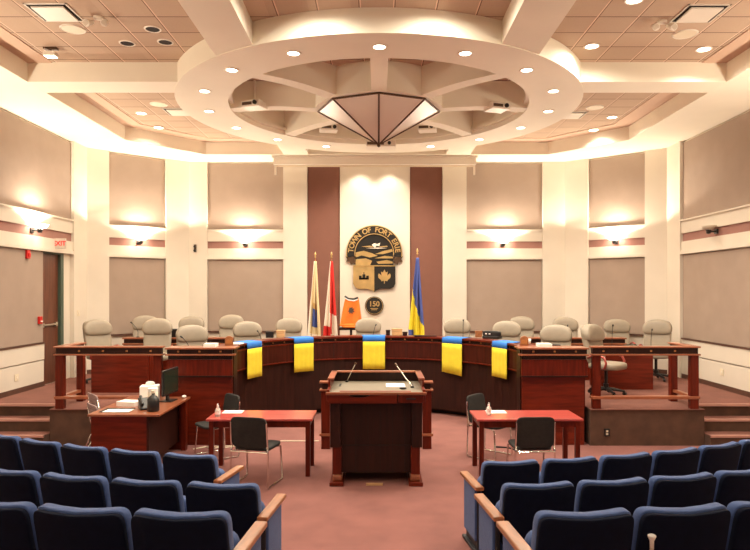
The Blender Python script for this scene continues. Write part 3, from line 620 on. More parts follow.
def wing(sx, label):
    t = thing('desk_wing', label, 'desk', (0, 0, 0), 0, 'desk wings at the ends of the curved desk')
    def bx(mb, a, b, y0, y1, z0, z1): a, b = sorted((sx * a, sx * b)); mb.box(a, b, y0, y1, z0, z1); return mb
    bx(MB(), 2.2, 3.14, 9.70, 9.75, 0.0, 1.06).build('lower_panel', M['woodh'], t)
    bx(bx(MB(), 2.18, 3.17, 9.66, 9.70, 1.05, 1.20), 2.18, 3.17, 9.66, 9.70, 1.20, 1.30).build('apron', M['wood'], t, bevel=0.004)
    bx(MB(), 2.18, 3.18, 9.645, 9.72, 1.035, 1.055).build('moulding', M['darkwood'], t)
    bx(MB(), 2.19, 3.16, 9.68, 9.74, 1.30, 1.36).build('frieze', M['darkwood'], t)
    bx(MB(), 2.14, 3.19, 9.62, 9.74, 1.36, 1.385).build('rail', M['woodlite'], t, bevel=0.004)
    bx(MB(), 2.19, 3.17, 9.66, 9.72, 1.385, 1.455).build('recess_band', M['darkwood'], t)
    bx(MB(), 2.14, 3.19, 9.62, 9.98, 1.455, 1.48).build('ledge', M['woodlite'], t, bevel=0.004)
    bx(bx(MB(), 2.62, 3.17, 9.985, 10.55, 1.24, 1.28), 2.62, 3.17, 9.95, 9.98, 1.24, 1.455).build('worktop', M['woodh'], t)
    bx(bx(MB(), 3.13, 3.17, 9.75, 10.55, DAIS + .013, 1.24), 3.13, 3.17, 9.75, 9.95, 1.24, 1.455).build('end_panel', M['wood'], t)
    bx(MB(), 2.18, 2.21, 9.75, 9.99, .0, 1.455).build('inner_panel', M['darkwood'], t)
    p = MB()
    for q in (2.36, 2.68, 3.0): bx(p, q - .014, q + .014, 9.65, 9.66, 1.408, 1.435)
    p.build('inlay', M['peg'], t)
wing(-1, 'straight left wing of the council desk, beside the small staff desk'); wing(1, 'straight right wing of the council desk, behind the right table')

# railings
def railing(sx, label):
    t = thing('railing', label, 'railing', (0, 0, 0), 0, 'wooden railings on the dais front')
    def bx(mb, a, b, y0, y1, z0, z1): a, b = sorted((sx * a, sx * b)); mb.box(a, b, y0, y1, z0, z1); return mb
    z = DAIS + 0.012
    bx(bx(MB(), 3.235, 4.88, 9.64, 9.78, 1.475, 1.50), 4.74, 4.88, 9.78, 10.45, 1.475, 1.50).build('top_rail', M['woodlite'], t, bevel=0.005)
    bx(bx(MB(), 3.26, 4.85, 9.67, 9.75, 1.385, 1.475), 4.77, 4.85, 9.75, 10.42, 1.385, 1.475).build('frieze', M['darkwood'], t)
    bx(bx(MB(), 3.235, 4.88, 9.64, 9.78, 1.36, 1.385), 4.74, 4.88, 9.78, 10.45, 1.36, 1.385).build('middle_rail', M['woodlite'], t, bevel=0.005)
    bx(bx(MB(), 3.24, 4.88, 9.655, 9.76, .70, .745), 4.77, 4.85, 9.75, 10.42, .70, .745).build('bottom_rail', M['woodlite'], t, bevel=0.006)
    for (a, b, y0, y1) in ((3.26, 3.385, 9.67, 9.75), (4.735, 4.86, 9.66, 9.75), (4.74, 4.85, 10.32, 10.42)):
        bx(MB(), a, b, y0, y1, z, 1.36).build('post', M['wood'], t, bevel=0.005)
    p = MB()
    for q in (3.42, 3.78, 4.14, 4.5): bx(p, q - .014, q + .014, 9.66, 9.67, 1.415, 1.442)
    p.build('inlay', M['peg'], t)
railing(-1, 'left mahogany railing on the dais front, beside the grey chairs'); railing(1, 'right mahogany railing on the dais front, before the swivel chair')
# free rail behind the lectern
t = thing('railing', 'short free-standing mahogany rail section right behind the lectern', 'railing', (-0.01, 9.5, 0))
MB().box(-.84, .84, -.08, .08, .975, 1.0).build('top_rail', M['woodlite'], t, bevel=.005); MB().box(-.84, .84, -.08, .08, .86, .885).build('middle_rail', M['woodlite'], t, bevel=.005)
MB().box(-.8, .8, -.04, .04, .885, .975).build('frieze', M['darkwood'], t); MB().box(-.84, .84, -.06, .06, .19, .23).build('bottom_rail', M['woodlite'], t, bevel=.005)
for s in (-1, 1): MB().box(s * .75 - .065, s * .75 + .065, -.05, .05, 0, .86).build('post', M['wood'], t, bevel=.005)

# rear and staff desks on the dais
def plain_desk(x0, x1, y0, y1, top, label, ledge=0.0, group=None):
    t = thing('staff_desk', label, 'desk', ((x0 + x1) / 2, (y0 + y1) / 2, DAIS + .012)); w_, d_ = (x1 - x0) / 2, (y1 - y0) / 2; h = top - DAIS - .012
    MB().box(-w_ - .02, w_ + .02, -d_ - .02, d_ + .02, h - .03, h).build('desktop', M['woodlite'], t, bevel=.005)
    MB().box(-w_, w_, -d_, -d_ + .03, 0.0, h - .03).build('front_panel', M['woodh'], t)
    for s in (-1, 1): MB().box(s * w_ - .015, s * w_ + .015, -d_ + .03, d_, 0, h - .03).build('side_panel', M['wood'], t)
    if ledge:
        MB().box(-w_ - .02, w_ + .02, -d_ - .02, -d_ + .22, h + ledge - .03, h + ledge).build('ledge', M['woodlite'], t, bevel=.005); MB().box(-w_, w_, -d_ + .02, -d_ + .05, h, h + ledge - .03).build('riser_panel', M['darkwood'], t)
    return t
plain_desk(-5.0, -4.0, 11.2, 11.6, 1.27, 'mahogany staff desk behind the left railing'); plain_desk(4.05, 4.98, 11.55, 12.15, 1.27, 'mahogany staff desk behind the right railing')
plain_desk(-5.05, -2.75, 12.75, 13.3, 1.29, 'long rear mahogany desk behind the left wing', 0.11); plain_desk(2.85, 4.95, 12.75, 13.3, 1.29, 'long rear mahogany desk behind the right wing', 0.11)

# ------------------------------------------------------------------ draped blue and yellow flags
def drape(ang_deg, label, w=0.42, dropz=0.62, skew=0.0):
    t = thing('draped_flag', label, 'flag', (0, 10.05, 0), -R(ang_deg), 'blue and yellow flags draped over the council desk')
    r = 2.28
    def sheet(name, m, prof):
        nu = 12; vs = []
        for i, (yo, z) in enumerate(prof):
            for j in range(nu + 1):
                u = j / nu - .5; aa = u * w / r
                rip = .006 * math.sin(u * 26) * (1 if z < 1.42 else 0)
                rr = r + yo + rip - .004; vs.append((rr * math.sin(aa), rr * math.cos(aa), z + skew * u * max(0, (1.46 - z))))
        mb = MB(); mb.add(vs, [(i * (nu + 1) + j, i * (nu + 1) + j + 1, (i + 1) * (nu + 1) + j + 1, (i + 1) * (nu + 1) + j) for i in range(len(prof) - 1) for j in range(nu)])
        o = mb.build(name, m, t, smooth=True); s = o.modifiers.new('thick', 'SOLIDIFY'); s.thickness = 0.004; s.offset = 0
    sheet('blue_half', M['ublue'], [(.30, TOP + .006), (.2, TOP + .012), (.1, TOP + .006), (0.0, TOP + .006), (-.018, TOP - .002), (-.02, TOP - .04), (-.022, TOP - .1)])
    sheet('yellow_half', M['uyellow'], [(-.022, TOP - .1), (-.022, TOP - .2), (-.024, TOP - .35), (-.022, TOP - .5), (-.024, TOP - dropz)])
drape(-68, 'blue and yellow flag draped on the left end of the curved desk', .46, .60); drape(-37, 'blue and yellow flag draped over the desk below the cream flag', .42, .62); drape(-1.5, 'blue and yellow flag draped over the desk directly behind the lectern', .43, .63)
drape(38, 'blue and yellow flag draped over the desk below the right pole flag', .43, .66, -.08); drape(68, 'blue and yellow flag draped on the right end of the curved desk', .46, .60)

# ------------------------------------------------------------------ executive chairs
def bend_back(v): return Vector((v.x, v.y - 0.45 * v.x * v.x * 1.0, v.z))
def make_exec():
    t = thing('swivel_chair', '', 'chair')
    for k in range(5):
        a = R(72 * k + 90); e = Vector((.30 * math.cos(a), .30 * math.sin(a), .075))
        MB().tube([(0, 0, .12), e], [.032, .02], 8).build('base_leg', M['black'], t)
        MB().tube([e + Vector((-.022, 0, -.042)), e + Vector((.022, 0, -.042))], .032, 12).build('caster', M['black'], t)
    MB().lathe([(.045, .08), (.045, .2), (.028, .2), (.028, .42), (.12, .44), (.12, .46)], (0, 0, 0), 16).build('column', M['black'], t)
    MB().sq((0, -.03, .51), (.54, .54, .13), .45, .5, fn=lambda v: Vector((v.x, v.y, v.z - .35 * max(0, -v.y - .15) ** 2 + .05 * v.x * v.x))).build('seat', M['leather'], t, smooth=True)
    lean = lambda v: Vector((v.x * (1 + .12 * v.z), v.y - .5 * v.x * v.x + .22 * (v.z + .1), v.z))
    MB().sq((0, .225, .79), (.515, .13, .56), .4, .45, fn=lean).build('backrest', M['leather'], t, smooth=True)
    MB().sq((0, .262, 1.06), (.555, .18, .31), .6, .48, fn=lambda v: Vector((v.x, v.y - .45 * v.x * v.x + .15 * v.z, v.z - (.75 if v.z > 0 else .2) * v.x * v.x))).build('head_cushion', M['leather'], t, smooth=True)
    MB().sq((0, .275, .86), (.505, .06, .66), .4, .4, fn=lean).build('back_shell', M['leather'], t, smooth=True)
    for s in (-1, 1):
        MB().tube([(s * .25, -.08, .47), (s * .30, -.14, .50), (s * .31, -.17, .58), (s * .30, -.13, .67), (s * .29, .0, .70), (s * .28, .12, .68), (s * .25, .2, .64)], [.018, .02, .02, .022, .022, .02, .016], 8).build('arm', M['redarm'], t, smooth=True)
    return t
proto = None
G = 'beige high-backed swivel chairs on the dais'
chairs = [  # x pixel column, depth, height of its top, turn (positive looks right), label
    (103, 12.35, 1.77, 48, 'beige swivel chair alone behind the left railing, nearest the brown door'),
    (156, 12.15, 1.80, 12, 'beige swivel chair just behind the joint of left railing and left wing'),
    (145, 13.75, 1.79, 18, 'beige swivel chair in the rear row, leftmost, partly behind another chair'),
    (190, 13.85, 1.77, 8, 'beige swivel chair in the rear row before the left white pier'),
    (195, 11.0, 1.735, 28, 'small-looking beige swivel chair directly behind the left wing'),
    (230, 13.95, 1.80, 6, 'beige swivel chair in the rear row below the left sconce'),
    (248, 12.25, 1.735, 14, 'beige swivel chair behind the leftmost draped flag'),
    (289, 13.1, 1.76, 8, 'beige swivel chair behind the second draped flag from the left'),
    (368, 13.2, 1.755, 0, 'beige swivel chair at the centre below the 150 medallion'),
    (457, 13.05, 1.76, -8, 'beige swivel chair behind the fourth draped flag from the left'),
    (506, 12.2, 1.745, -14, 'wide beige swivel chair behind the rightmost draped flag'),
    (523, 13.95, 1.76, -6, 'beige swivel chair in the rear row below the right back sconce'),
    (554, 11.05, 1.735, -24, 'beige swivel chair directly behind the right wing'),
    (567, 13.85, 1.75, -8, 'beige swivel chair in the rear row before the right white pier'),
    (606, 10.9, 1.755, 42, 'beige swivel chair with whole seat showing behind the right railing'),
    (619, 13.75, 1.71, -10, 'beige swivel chair in the rear row below the far right angled-wall sconce'),
    (656, 12.75, 1.75, -30, 'rightmost beige swivel chair, behind the right staff desk'),
]
for i, (px, Y, zt, yaw, lab) in enumerate(chairs):
    if proto is None: proto = make_exec(); c = proto
    else: c = copy_tree(proto)
    c.location = ((px - 377) / 640 * Y, Y, DAIS + .0225); c.rotation_euler = (0, 0, R(yaw)); c.scale = (1, 1, (zt - DAIS - .0225) / 1.21); tag(c, lab, 'chair', G)

# ------------------------------------------------------------------ desk microphones and small desk things
def mic(x, y, z, dx, dy, h, label):
    t = thing('gooseneck_microphone', label, 'microphone', (x, y, z), 0, 'gooseneck microphones')
    MB().lathe([(.035, 0), (.035, .012), (.012, .02), (0, .02)], (0, 0, 0), 16).build('base', M['black'], t)
    MB().tube([(0, 0, .01), (0, 0, h * .4), (dx * .35, dy * .35, h * .7), (dx, dy, h)], .0055, 6).build('gooseneck', M['black'], t)
    MB().tube([(dx, dy, h), (dx * 1.35, dy * 1.35, h + .03)], [.012, .014], 8).build('capsule', M['black'], t)
for (px, Y, z, dx, dy, h, l) in ((138, 12.86, 1.40, -.1, -.03, .28, 'slim black microphone leaning left on the rear left desk'), (164, 12.86, 1.40, .02, -.05, .30, 'slim black microphone upright on the rear left desk beside the black console'),
        (190, 10.2, 1.281, -.10, -.05, .31, 'slim black microphone before the chair behind the left wing'), (262, 11.75, 1.281, -.06, -.04, .3, 'slim black microphone between the two leftmost draped flags'),
        (373, 12.77, 1.281, .05, -.05, .36, 'slim black microphone on the desk before the centre chair'), (463, 12.35, 1.281, 0, -.04, .47, 'slim black microphone before the chair at the fourth draped flag'),
        (612, 11.75, 1.27, 0, -.04, .42, 'slim black microphone upright behind the right railing before the rear chair'), (651, 11.75, 1.27, 0, -.04, .34, 'slim black microphone upright before the rightmost beige chair'), (567, 12.86, 1.40, 0, -.04, .22, 'slim black microphone on the rear right desk')):
    mic((px - 377) / 640 * Y, Y, z, dx, dy, h, l)
def arch_block(x, y, z, rz, label):
    t = thing('name_block', label, 'name block', (x, y, z), rz, 'amber wooden name blocks')
    poly = [(-.065, 0), (.065, 0), (.065, .1)] + [(.065 * math.cos(R(a)), .1 + .05 * math.sin(R(a))) for a in range(20, 161, 20)] + [(-.065, .1)]
    plate(poly, -.03, .03).build('block', M['oak'], t, bevel=.004); MB().box(-.045, .045, -.034, -.03, .03, .085).build('plate', M['peg'], t)
arch_block(-2.38, 10.3, TOP + .001, R(10), 'arched amber wooden block near the left end of the desk'); arch_block(2.37, 10.3, TOP + .001, R(-10), 'arched amber wooden block near the right end of the desk')
def tent(px, Y, z, w, h, d, m, rz, name, label, cat, tilt=25):
    t = thing(name, label, cat, ((px - 377) / 640 * Y, Y, z), rz)
    tf = Matrix.Translation((0, 0, 0.012)) @ Matrix.Rotation(R(-tilt), 4, 'X'); s = MB().box(-w / 2, w / 2, -.01, .01, 0, h, tf).build('screen', m, t, bevel=.004)
    MB().box(-w / 2 + .012, w / 2 - .012, -.0125, -.0095, .015, h - .015, tf).build('display', M['greenscr'], s); MB().box(-w / 2, w / 2, -.02, .12 + d, 0, .014).build('stand', M['black'], t)
    return t
tent(201, 10.2, 1.281, .24, .22, .05, M['black'], R(-55), 'tablet', 'dark tablet leaning on the left wing before the beige chair', 'tablet'); tent(554, 10.2, 1.281, .25, .22, .05, M['black'], R(150), 'tablet', 'dark tablet leaning on the right wing beside white papers', 'tablet')
tent(634, 11.7, 1.271, .3, .12, .1, M['black'], R(25), 'laptop', 'low black laptop on the right staff desk', 'laptop', 60)
for (px, Y, z, w, h, d, m, nm, lab, cat) in ((281, 12.05, TOP, .15, .13, .14, 'palebox', 'wooden_box', 'pale wooden box on the desk left of the second draped flag', 'box'), (397, 12.55, TOP, .2, .13, .14, 'palebox', 'wooden_box', 'pale wooden box on the desk right of the centre chair', 'box'),
        (388, 12.6, TOP, .08, .1, .1, 'darkwood', 'desk_caddy', 'small dark box left of the pale box near the centre chair', 'box'), (270, 11.95, TOP, .14, .11, .12, 'black', 'desk_console', 'small black box on the desk right of the leftmost draped flag', 'console'),
        (478.5, 12.05, TOP, .12, .12, .1, 'oak', 'wooden_box', 'honey wooden box on the desk between the two rightmost draped flags', 'box'), (405, 12.5, TOP, .09, .07, .1, 'darkwood', 'desk_caddy', 'small dark box right of the pale box near the centre chair', 'box'),
        (176, 12.95, 1.40, .24, .16, .16, 'black', 'desk_console', 'black console on the rear desk at left, behind the first chairs', 'console')):
    t = thing(nm, lab, cat, ((px - 377) / 640 * Y, Y, z + .0005)); MB().box(-w / 2, w / 2, -d / 2, d / 2, 0, h).build('body', M[m], t, bevel=.006)
    MB().box(-w / 2 - .004, w / 2 + .004, -d / 2 - .004, d / 2 + .004, h - .02, h + .004).build('lid', M[m], t, bevel=.003)
t = thing('phone_console', 'black phone console with two pale buttons on the desk near the right bend', 'phone', ((492 - 377) / 640 * 11.7, 11.7, TOP + .001), R(-35))
MB().prism([(-.16, -.08), (.16, -.08), (.16, .1), (-.16, .1)], 0, .05).sq((0, 0, .09), (.34, .13, .11), .4, .4).build('body', M['black'], t, bevel=.01); MB().box(-.1, -.07, -.08, -.05, .08, .1).box(-.03, .0, -.08, -.05, .08, .1).build('button', M['paper'], t)
for (px, Y, z, rz, lab, w, m) in ((236, 10.5, TOP, 80, 'white paper sheets on the left bend of the desk', .2, 'paper'), (211, 9.82, 1.48, 0, 'white paper sheets on the ledge of the left wing', .18, 'paper'), (544, 9.82, 1.48, 0, 'white paper sheets on the ledge of the right wing', .2, 'paper'),
        (425, 12.3, TOP, 4, 'thin brown folder lying on the desk left of the fourth draped flag', .42, 'darkwood')):
    o = MB().box(-w / 2, w / 2, -.1, .1, 0, .018 if Y > 10 else .05).build('paper_stack' if m == 'paper' else 'folder', M[m]); o.location = ((px - 377) / 640 * Y, Y, z + .001); o.rotation_euler = (0, 0, R(rz)); tag(o, lab, 'papers' if m == 'paper' else 'folder')
t = thing('coffee_cup', 'small white cup beside the arched amber block on the right', 'cup', (2.49, 10.5, TOP + .001)); MB().lathe([(.028, 0), (.038, .09), (.034, .09), (.026, .006), (0, .006)], (0, 0, 0), 20).build('cup_body', M['paper'], t, smooth=True)

# ------------------------------------------------------------------ lectern
t = thing('lectern', 'wide mahogany lectern facing the council desk, with flat beige top', 'lectern', (-0.01, 7.68, 0))
for s in (-1, 1):
    MB().prism([(s * .39, -.03), (s * .56, -.03), (s * .56, .82), (s * .39, .82)], 0, .045).build('foot', M['woodh'], t, bevel=.006)
    f = MB(); f.box(min(s * .41, s * .53), max(s * .41, s * .53), .03, .76, .045, .12); f.build('foot_block', M['woodlite'], t, bevel=.02)
    f = MB(); a, b = sorted((s * .42, s * .53)); f.box(a, b, .06, .74, .12, .46); f.build('lower_leg', M['wood'], t, bevel=.004)
    a, b = sorted((s * .43, s * .555)); MB().box(a, b, .04, .80, .45, 1.0).build('side_panel', M['darkwood'], t, bevel=.004)
    a, b = sorted((s * .595, s * .615)); 
    MB().box(min(s * .52, s * .6), max(s * .52, s * .6), .2, .95, 1.245, 1.265).build('gallery_cap', M['woodlite'], t, bevel=.004)
    MB().box(min(s * .565, s * .59), max(s * .565, s * .59), .2, .95, 1.0, 1.245).build('gallery_side', M['woodh'], t)
    MB().box(min(s * .555, s * .59), max(s * .555, s * .59), -.05, .2, 1.02, 1.16).build('front_cheek', M['woodh'], t, bevel=.006)
MB().box(-.43, .43, .12, .15, .13, 1.0).box(-.43, .43, .6, .63, .05, 1.0).build('back_panel', M['darkwood'], t)
j = MB()
for x in (-.25, -.1, .05, .2, .35): j.box(x - .004, x + .004, .112, .12, .13, 1.0)
j.box(-.43, .43, .110, .12, .455, .465); M['hole'] = M['hole']; j.build('plank_joint', M['hole'], t)
MB().box(-.6, .6, .92, .95, 1.0, 1.245).build('gallery_back', M['darkwood'], t); MB().box(-.6, .6, .87, .97, 1.245, 1.265).build('gallery_cap', M['woodlite'], t, bevel=.004)
MB().box(-.59, .59, -.07, .95, 1.10, 1.128).build('work_surface', M['beige'], t)
MB().box(-.60, .60, -.085, -.06, 1.105, 1.135).build('front_edge', M['woodlite'], t, bevel=.004); MB().box(-.44, .42, .02, .035, 1.128, 1.136).build('pencil_ledge', M['redtop'], t)
ap = [(-.57, 1.0), (.25, 1.0), (.25, 1.105), (-.07, 1.105)] + [(-.2 + .13 * math.cos(R(a)), 1.105 - .035 * math.sin(R(a))) for a in range(10, 171, 16)] + [(-.33, 1.105), (-.57, 1.105)]
plate(ap, .04, .065).build('apron', M['woodh'], t); MB().box(-.33, -.07, -.03, .0, 1.02, 1.1).build('hollow', M['hole'], t)
dw = MB().box(.26, .565, -.07, .3, 1.005, 1.10).build('drawer', M['wood'], t, bevel=.005); MB().box(.36, .47, -.085, -.07, 1.045, 1.065).build('handle', M['black'], dw)
MB().box(-.55, .25, -.03, .9, .995, 1.0).build('underside', M['darkwood'], t)
for s in (-1, 1): MB().box(s * .46 - .012, s * .46 + .012, .45, .62, 1.128, 1.134).build('slot', M['black'], t)
MB().box(-.12, .08, .0, .03, .002, .028).build('cable_plate', M['palebox'], t)
def lect_mic(x0, y0, z0, x1, y1, z1, l):
    t = thing('gooseneck_microphone', l, 'microphone', (x0, y0, z0)); d = Vector((x1 - x0, y1 - y0, z1 - z0))
    MB().lathe([(.022, 0), (.022, .02), (0, .02)], (0, 0, 0), 16).build('base', M['black'], t)
    MB().tube([(0, 0, .01), d * .15 + Vector((0, 0, .01)), d * .9], .006, 6).build('gooseneck', M['steel'], t); MB().tube([d * .9, d], [.012, .016], 10).build('capsule', M['bronze'], t)
lect_mic(-.40, 8.5, 1.1285, -.28, 8.5, 1.385, 'gooseneck microphone on the left of the lectern'); lect_mic(.44, 8.0, 1.1285, .235, 8.25, 1.40, 'gooseneck microphone leaning inward on the right of the lectern')
o = MB().box(-.12, .12, -.15, .15, 0, .004).build('paper_sheet', M['paper']); o.location = (.235, 8.2, 1.1285); tag(o, 'white paper sheet lying on the lectern top', 'paper')
o = MB().sq((0, 0, .015), (.09, .05, .03), .8, .9).build('eyeglass_case', M['black'], smooth=True); o.location = (.32, 7.87, 1.1285); tag(o, 'small black oval item on the lectern top below the paper', 'small case')

# ------------------------------------------------------------------ witness tables and their chairs
def side_table(x, y, rz, label):
    t = thing('side_table', label, 'table', (x, y, 0), rz, 'cherry red tables beside the lectern')
    MB().box(-.67, .67, -.3, .3, .70, .73).build('tabletop', M['redtop'], t, bevel=.006); MB().box(-.63, .63, -.27, -.245, .62, .70).box(-.63, .63, .245, .27, .62, .70).box(-.63, -.605, -.245, .245, .62, .70).box(.605, .63, -.245, .245, .62, .70).build('apron', M['wood'], t)
    for sx in (-1, 1):
        for sy in (-1, 1): MB().box(sx * .608 - .029, sx * .608 + .029, sy * .248 - .029, sy * .248 + .029, 0, .70).build('leg', M['wood'], t, bevel=.004)
side_table(-1.48, 8.33, 0, 'cherry red table left of the lectern'); side_table(1.92, 8.33, R(1), 'cherry red table right of the lectern')
def make_side_chair():
    t = thing('side_chair', '', 'chair')   # front towards +Y
    MB().sq((0, .03, .455), (.46, .45, .05), .4, .35).build('seat', M['blackfab'], t, smooth=True)
    MB().sq((0, -.22, .66), (.46, .035, .38), .3, .3, fn=lambda v: Vector((v.x, v.y - .15 * (v.z + .1) + .3 * v.x * v.x, v.z))).build('backrest', M['blackfab'], t, smooth=True)
    for s in (-1, 1):
        MB().tube([(s * .225, -.22, .50), (s * .235, -.22, .44), (s * .24, -.235, .03), (s * .24, -.21, .013), (s * .24, .2, .013), (s * .235, .22, .03), (s * .225, .19, .42), (s * .2, .1, .435), (s * .2, -.2, .435)], .011, 8).build('leg_frame', M['chrome'], t, smooth=True)
        MB().tube([(s * .232, -.205, .42), (s * .232, -.225, .56), (s * .228, -.245, .78)], .01, 8).build('back_post', M['chrome'], t)
    MB().tube([(-.235, -.232, .43), (.235, -.232, .43)], .01, 8).build('cross_bar', M['chrome'], t); MB().tube([(-.2, .1, .43), (.2, .1, .43)], .01, 8).build('cross_bar', M['chrome'], t)
    return t
sc = make_side_chair(); sc.location = (-1.46, 7.8, 0.0); sc.rotation_euler = (0, 0, R(-14)); tag(sc, 'black chair with chrome frame pulled up before the left table', 'chair')
for (x, y, rz, l) in ((1.87, 7.82, 2, 'black chair with chrome frame pulled up before the right table'), (-2.27, 9.05, 128, 'black chair on the far side of the left table'), (1.6, 9.05, 230, 'black chair on the far side of the right table')):
    c = copy_tree(sc); c.location = (x, y, 0); c.rotation_euler = (0, 0, R(rz)); tag(c, l, 'chair')
for (x, y, l) in ((-2.04, 8.2, 'clear pump bottle on the left end of the left table'), (1.45, 8.3, 'clear pump bottle on the left end of the right table')):
    t = thing('pump_bottle', l, 'bottle', (x, y, .7305)); MB().lathe([(.032, 0), (.034, .01), (.034, .09), (.015, .115), (.012, .125), (0, .125)], (0, 0, 0), 20).build('bottle_body', M['clear'], t, smooth=True)
    MB().lathe([(.014, .12), (.014, .14), (.005, .14), (.005, .16), (0, .16)], (0, 0, 0), 14).tube([(0, 0, .158), (0, -.03, .155)], .006, 8).build('pump', M['paper'], t)
    MB().lathe([(.0345, .03), (.0345, .075)], (0, 0, 0), 20).build('sticker', M['paper'], t)
    o = MB().box(-.13, .13, -.1, .1, 0, .003).build('paper_sheet', M['paper']); o.location = (x + .13, 8.5, .7305); tag(o, ('white paper on the far edge of the ' + ('left' if x < 0 else 'right') + ' table behind the pump bottle'), 'paper')
o = MB().box(-1.5, -.9, 9.93, 9.955, 0, .012).build('floor_cable', M['ivory']); tag(o, 'thin white cable run lying on the carpet behind the left table', 'cable')
o = MB().tube([(-2.7, 9.4, .012), (-2.55, 9.55, .012), (-2.4, 9.45, .012), (-2.3, 9.58, .012), (-2.1, 9.6, .012), (-2.25, 9.5, .012), (-2.5, 9.6, .012)], .01, 6).build('cable_tangle', M['ivory']); tag(o, 'pale tangled cables on the floor below the left wing', 'cable')
o = MB().tube([(1.75, 9.55, .012), (1.95, 9.5, .012), (2.05, 9.3, .012), (2.2, 9.45, .012), (2.25, 9.3, .012)], .012, 6).build('cable_tangle', M['black']); tag(o, 'dark cable tangle on the carpet behind the right table', 'cable')

# ------------------------------------------------------------------ clerk's desk at left
t = thing('clerk_desk', 'mahogany clerk desk with monitor and papers, left of the left table', 'desk', (-3.23, 8.83, 0))
MB().box(-.46, .46, -.68, .68, .735, .765).build('desktop', M['woodlite'], t, bevel=.005)
MB().box(-.43, .28, -.64, -.61, .0, .735).build('front_panel', M['woodh'], t); MB().box(-.43, .43, .6, .63, .0, .735).build('back_panel', M['woodh'], t)
MB().box(.28, .31, -.64, .6, .12, .735).build('modesty_panel', M['darkwood'], t); MB().box(.36, .43, .53, .6, 0, .735).build('leg', M['wood'], t)
MB().box(.29, .40, -.60, -.5, 0, .02).build('foot_plate', M['oak'], t)
DZ = .7655
t = thing('monitor', 'black computer monitor seen edge-on at the back of the clerk desk', 'monitor', (-2.98, 9.15, DZ), R(85))
MB().box(-.12, .12, -.09, .09, 0, .012).build('base', M['black'], t, bevel=.004); MB().box(-.03, .03, .0, .03, .012, .25).build('neck', M['black'], t); s = MB().box(-.26, .26, -.04, -.005, .10, .46).build('screen', M['black'], t, bevel=.008); MB().box(-.24, .24, -.043, -.04, .12, .44).build('display', M['greenscr'], s)
t = thing('wide_bottle', 'squat black glass bottle at the front of the clerk desk', 'bottle', (-2.93, 8.38, DZ)); MB().lathe([(.07, 0), (.078, .01), (.078, .14), (.05, .19), (.022, .21), (.02, .25), (0, .25)], (0, 0, 0), 28).build('bottle_body', M['black'], t, smooth=True); MB().lathe([(.024, .235), (.024, .27), (0, .272)], (0, 0, 0), 16).build('cap', M['ivory'], t)
t = thing('desk_phone', 'black phone tilted on the clerk desk beside the squat bottle', 'phone', (-3.05, 8.55, DZ), R(30)); MB().add([(-.12, -.1, 0), (.12, -.1, 0), (.12, .1, 0), (-.12, .1, 0), (-.12, -.1, .03), (.12, -.1, .03), (.12, .1, .14), (-.12, .1, .14)], [(0, 3, 2, 1), (4, 5, 6, 7), (0, 1, 5, 4), (1, 2, 6, 5), (2, 3, 7, 6), (3, 0, 4, 7)]); 
ph = MB(); ph.add([(-.12, -.1, 0), (.12, -.1, 0), (.12, .1, 0), (-.12, .1, 0), (-.12, -.1, .03), (.12, -.1, .03), (.12, .1, .14), (-.12, .1, .14)], [(0, 3, 2, 1), (4, 5, 6, 7), (0, 1, 5, 4), (1, 2, 6, 5), (2, 3, 7, 6), (3, 0, 4, 7)]); ph.build('body', M['black'], t, bevel=.008)
MB().tube([(-.09, -.08, .075), (-.09, .08, .16)], .02, 10).build('handset', M['black'], t)
o = MB().box(-.19, .19, -.14, .14, 0, .004).build('desk_mat', M['blackfab']); o.location = (-3.42, 8.43, DZ); tag(o, 'dark desk mat on the front of the clerk desk', 'desk mat')
o = MB().box(-.17, .17, -.1, .1, 0, .006).build('paper_sheet', M['paper']); o.location = (-3.38, 8.36, DZ + .0045); tag(o, 'white paper on the dark mat at the front of the clerk desk', 'paper')
t = thing('tissue_box', 'pile of white papers and box on the clerk desk', 'box', (-3.20, 9.03, DZ), R(12)); MB().box(-.13, .12, -.10, .10, 0, .24).build('carton', M['paper'], t, bevel=.01); MB().sq((.0, .0, .26), (.13, .05, .08), .9, .9, 12, 6).build('tissue', M['paper'], t)
o = MB().box(-.14, .14, -.1, .1, 0, .06).build('paper_stack', M['paper']); o.location = (-3.40, 8.80, DZ); o.rotation_euler = (0, 0, R(-14)); tag(o, 'low crooked stack of white papers before the white box on the clerk desk', 'papers')
t = thing('cream_canister', 'tall cream canister between white box and monitor on the clerk desk', 'canister', (-3.06, 8.74, DZ)); MB().lathe([(.065, 0), (.067, .01), (.067, .22), (.055, .235), (0, .24)], (0, 0, 0), 24).build('body', M['cwhite'], t, smooth=True); MB().lathe([(.069, .20), (.069, .245), (0, .25)], (0, 0, 0), 24).build('lid', M['paper'], t)
t = thing('computer_mouse', 'white corded mouse on the back right corner of the clerk desk', 'mouse', (-2.84, 9.42, DZ)); MB().sq((0, 0, .018), (.06, .1, .036), .8, .8).build('body', M['paper'], t, smooth=True); MB().tube([(0, .05, .01), (.0, .075, .008)], .003, 6).build('cord', M['paper'], t)

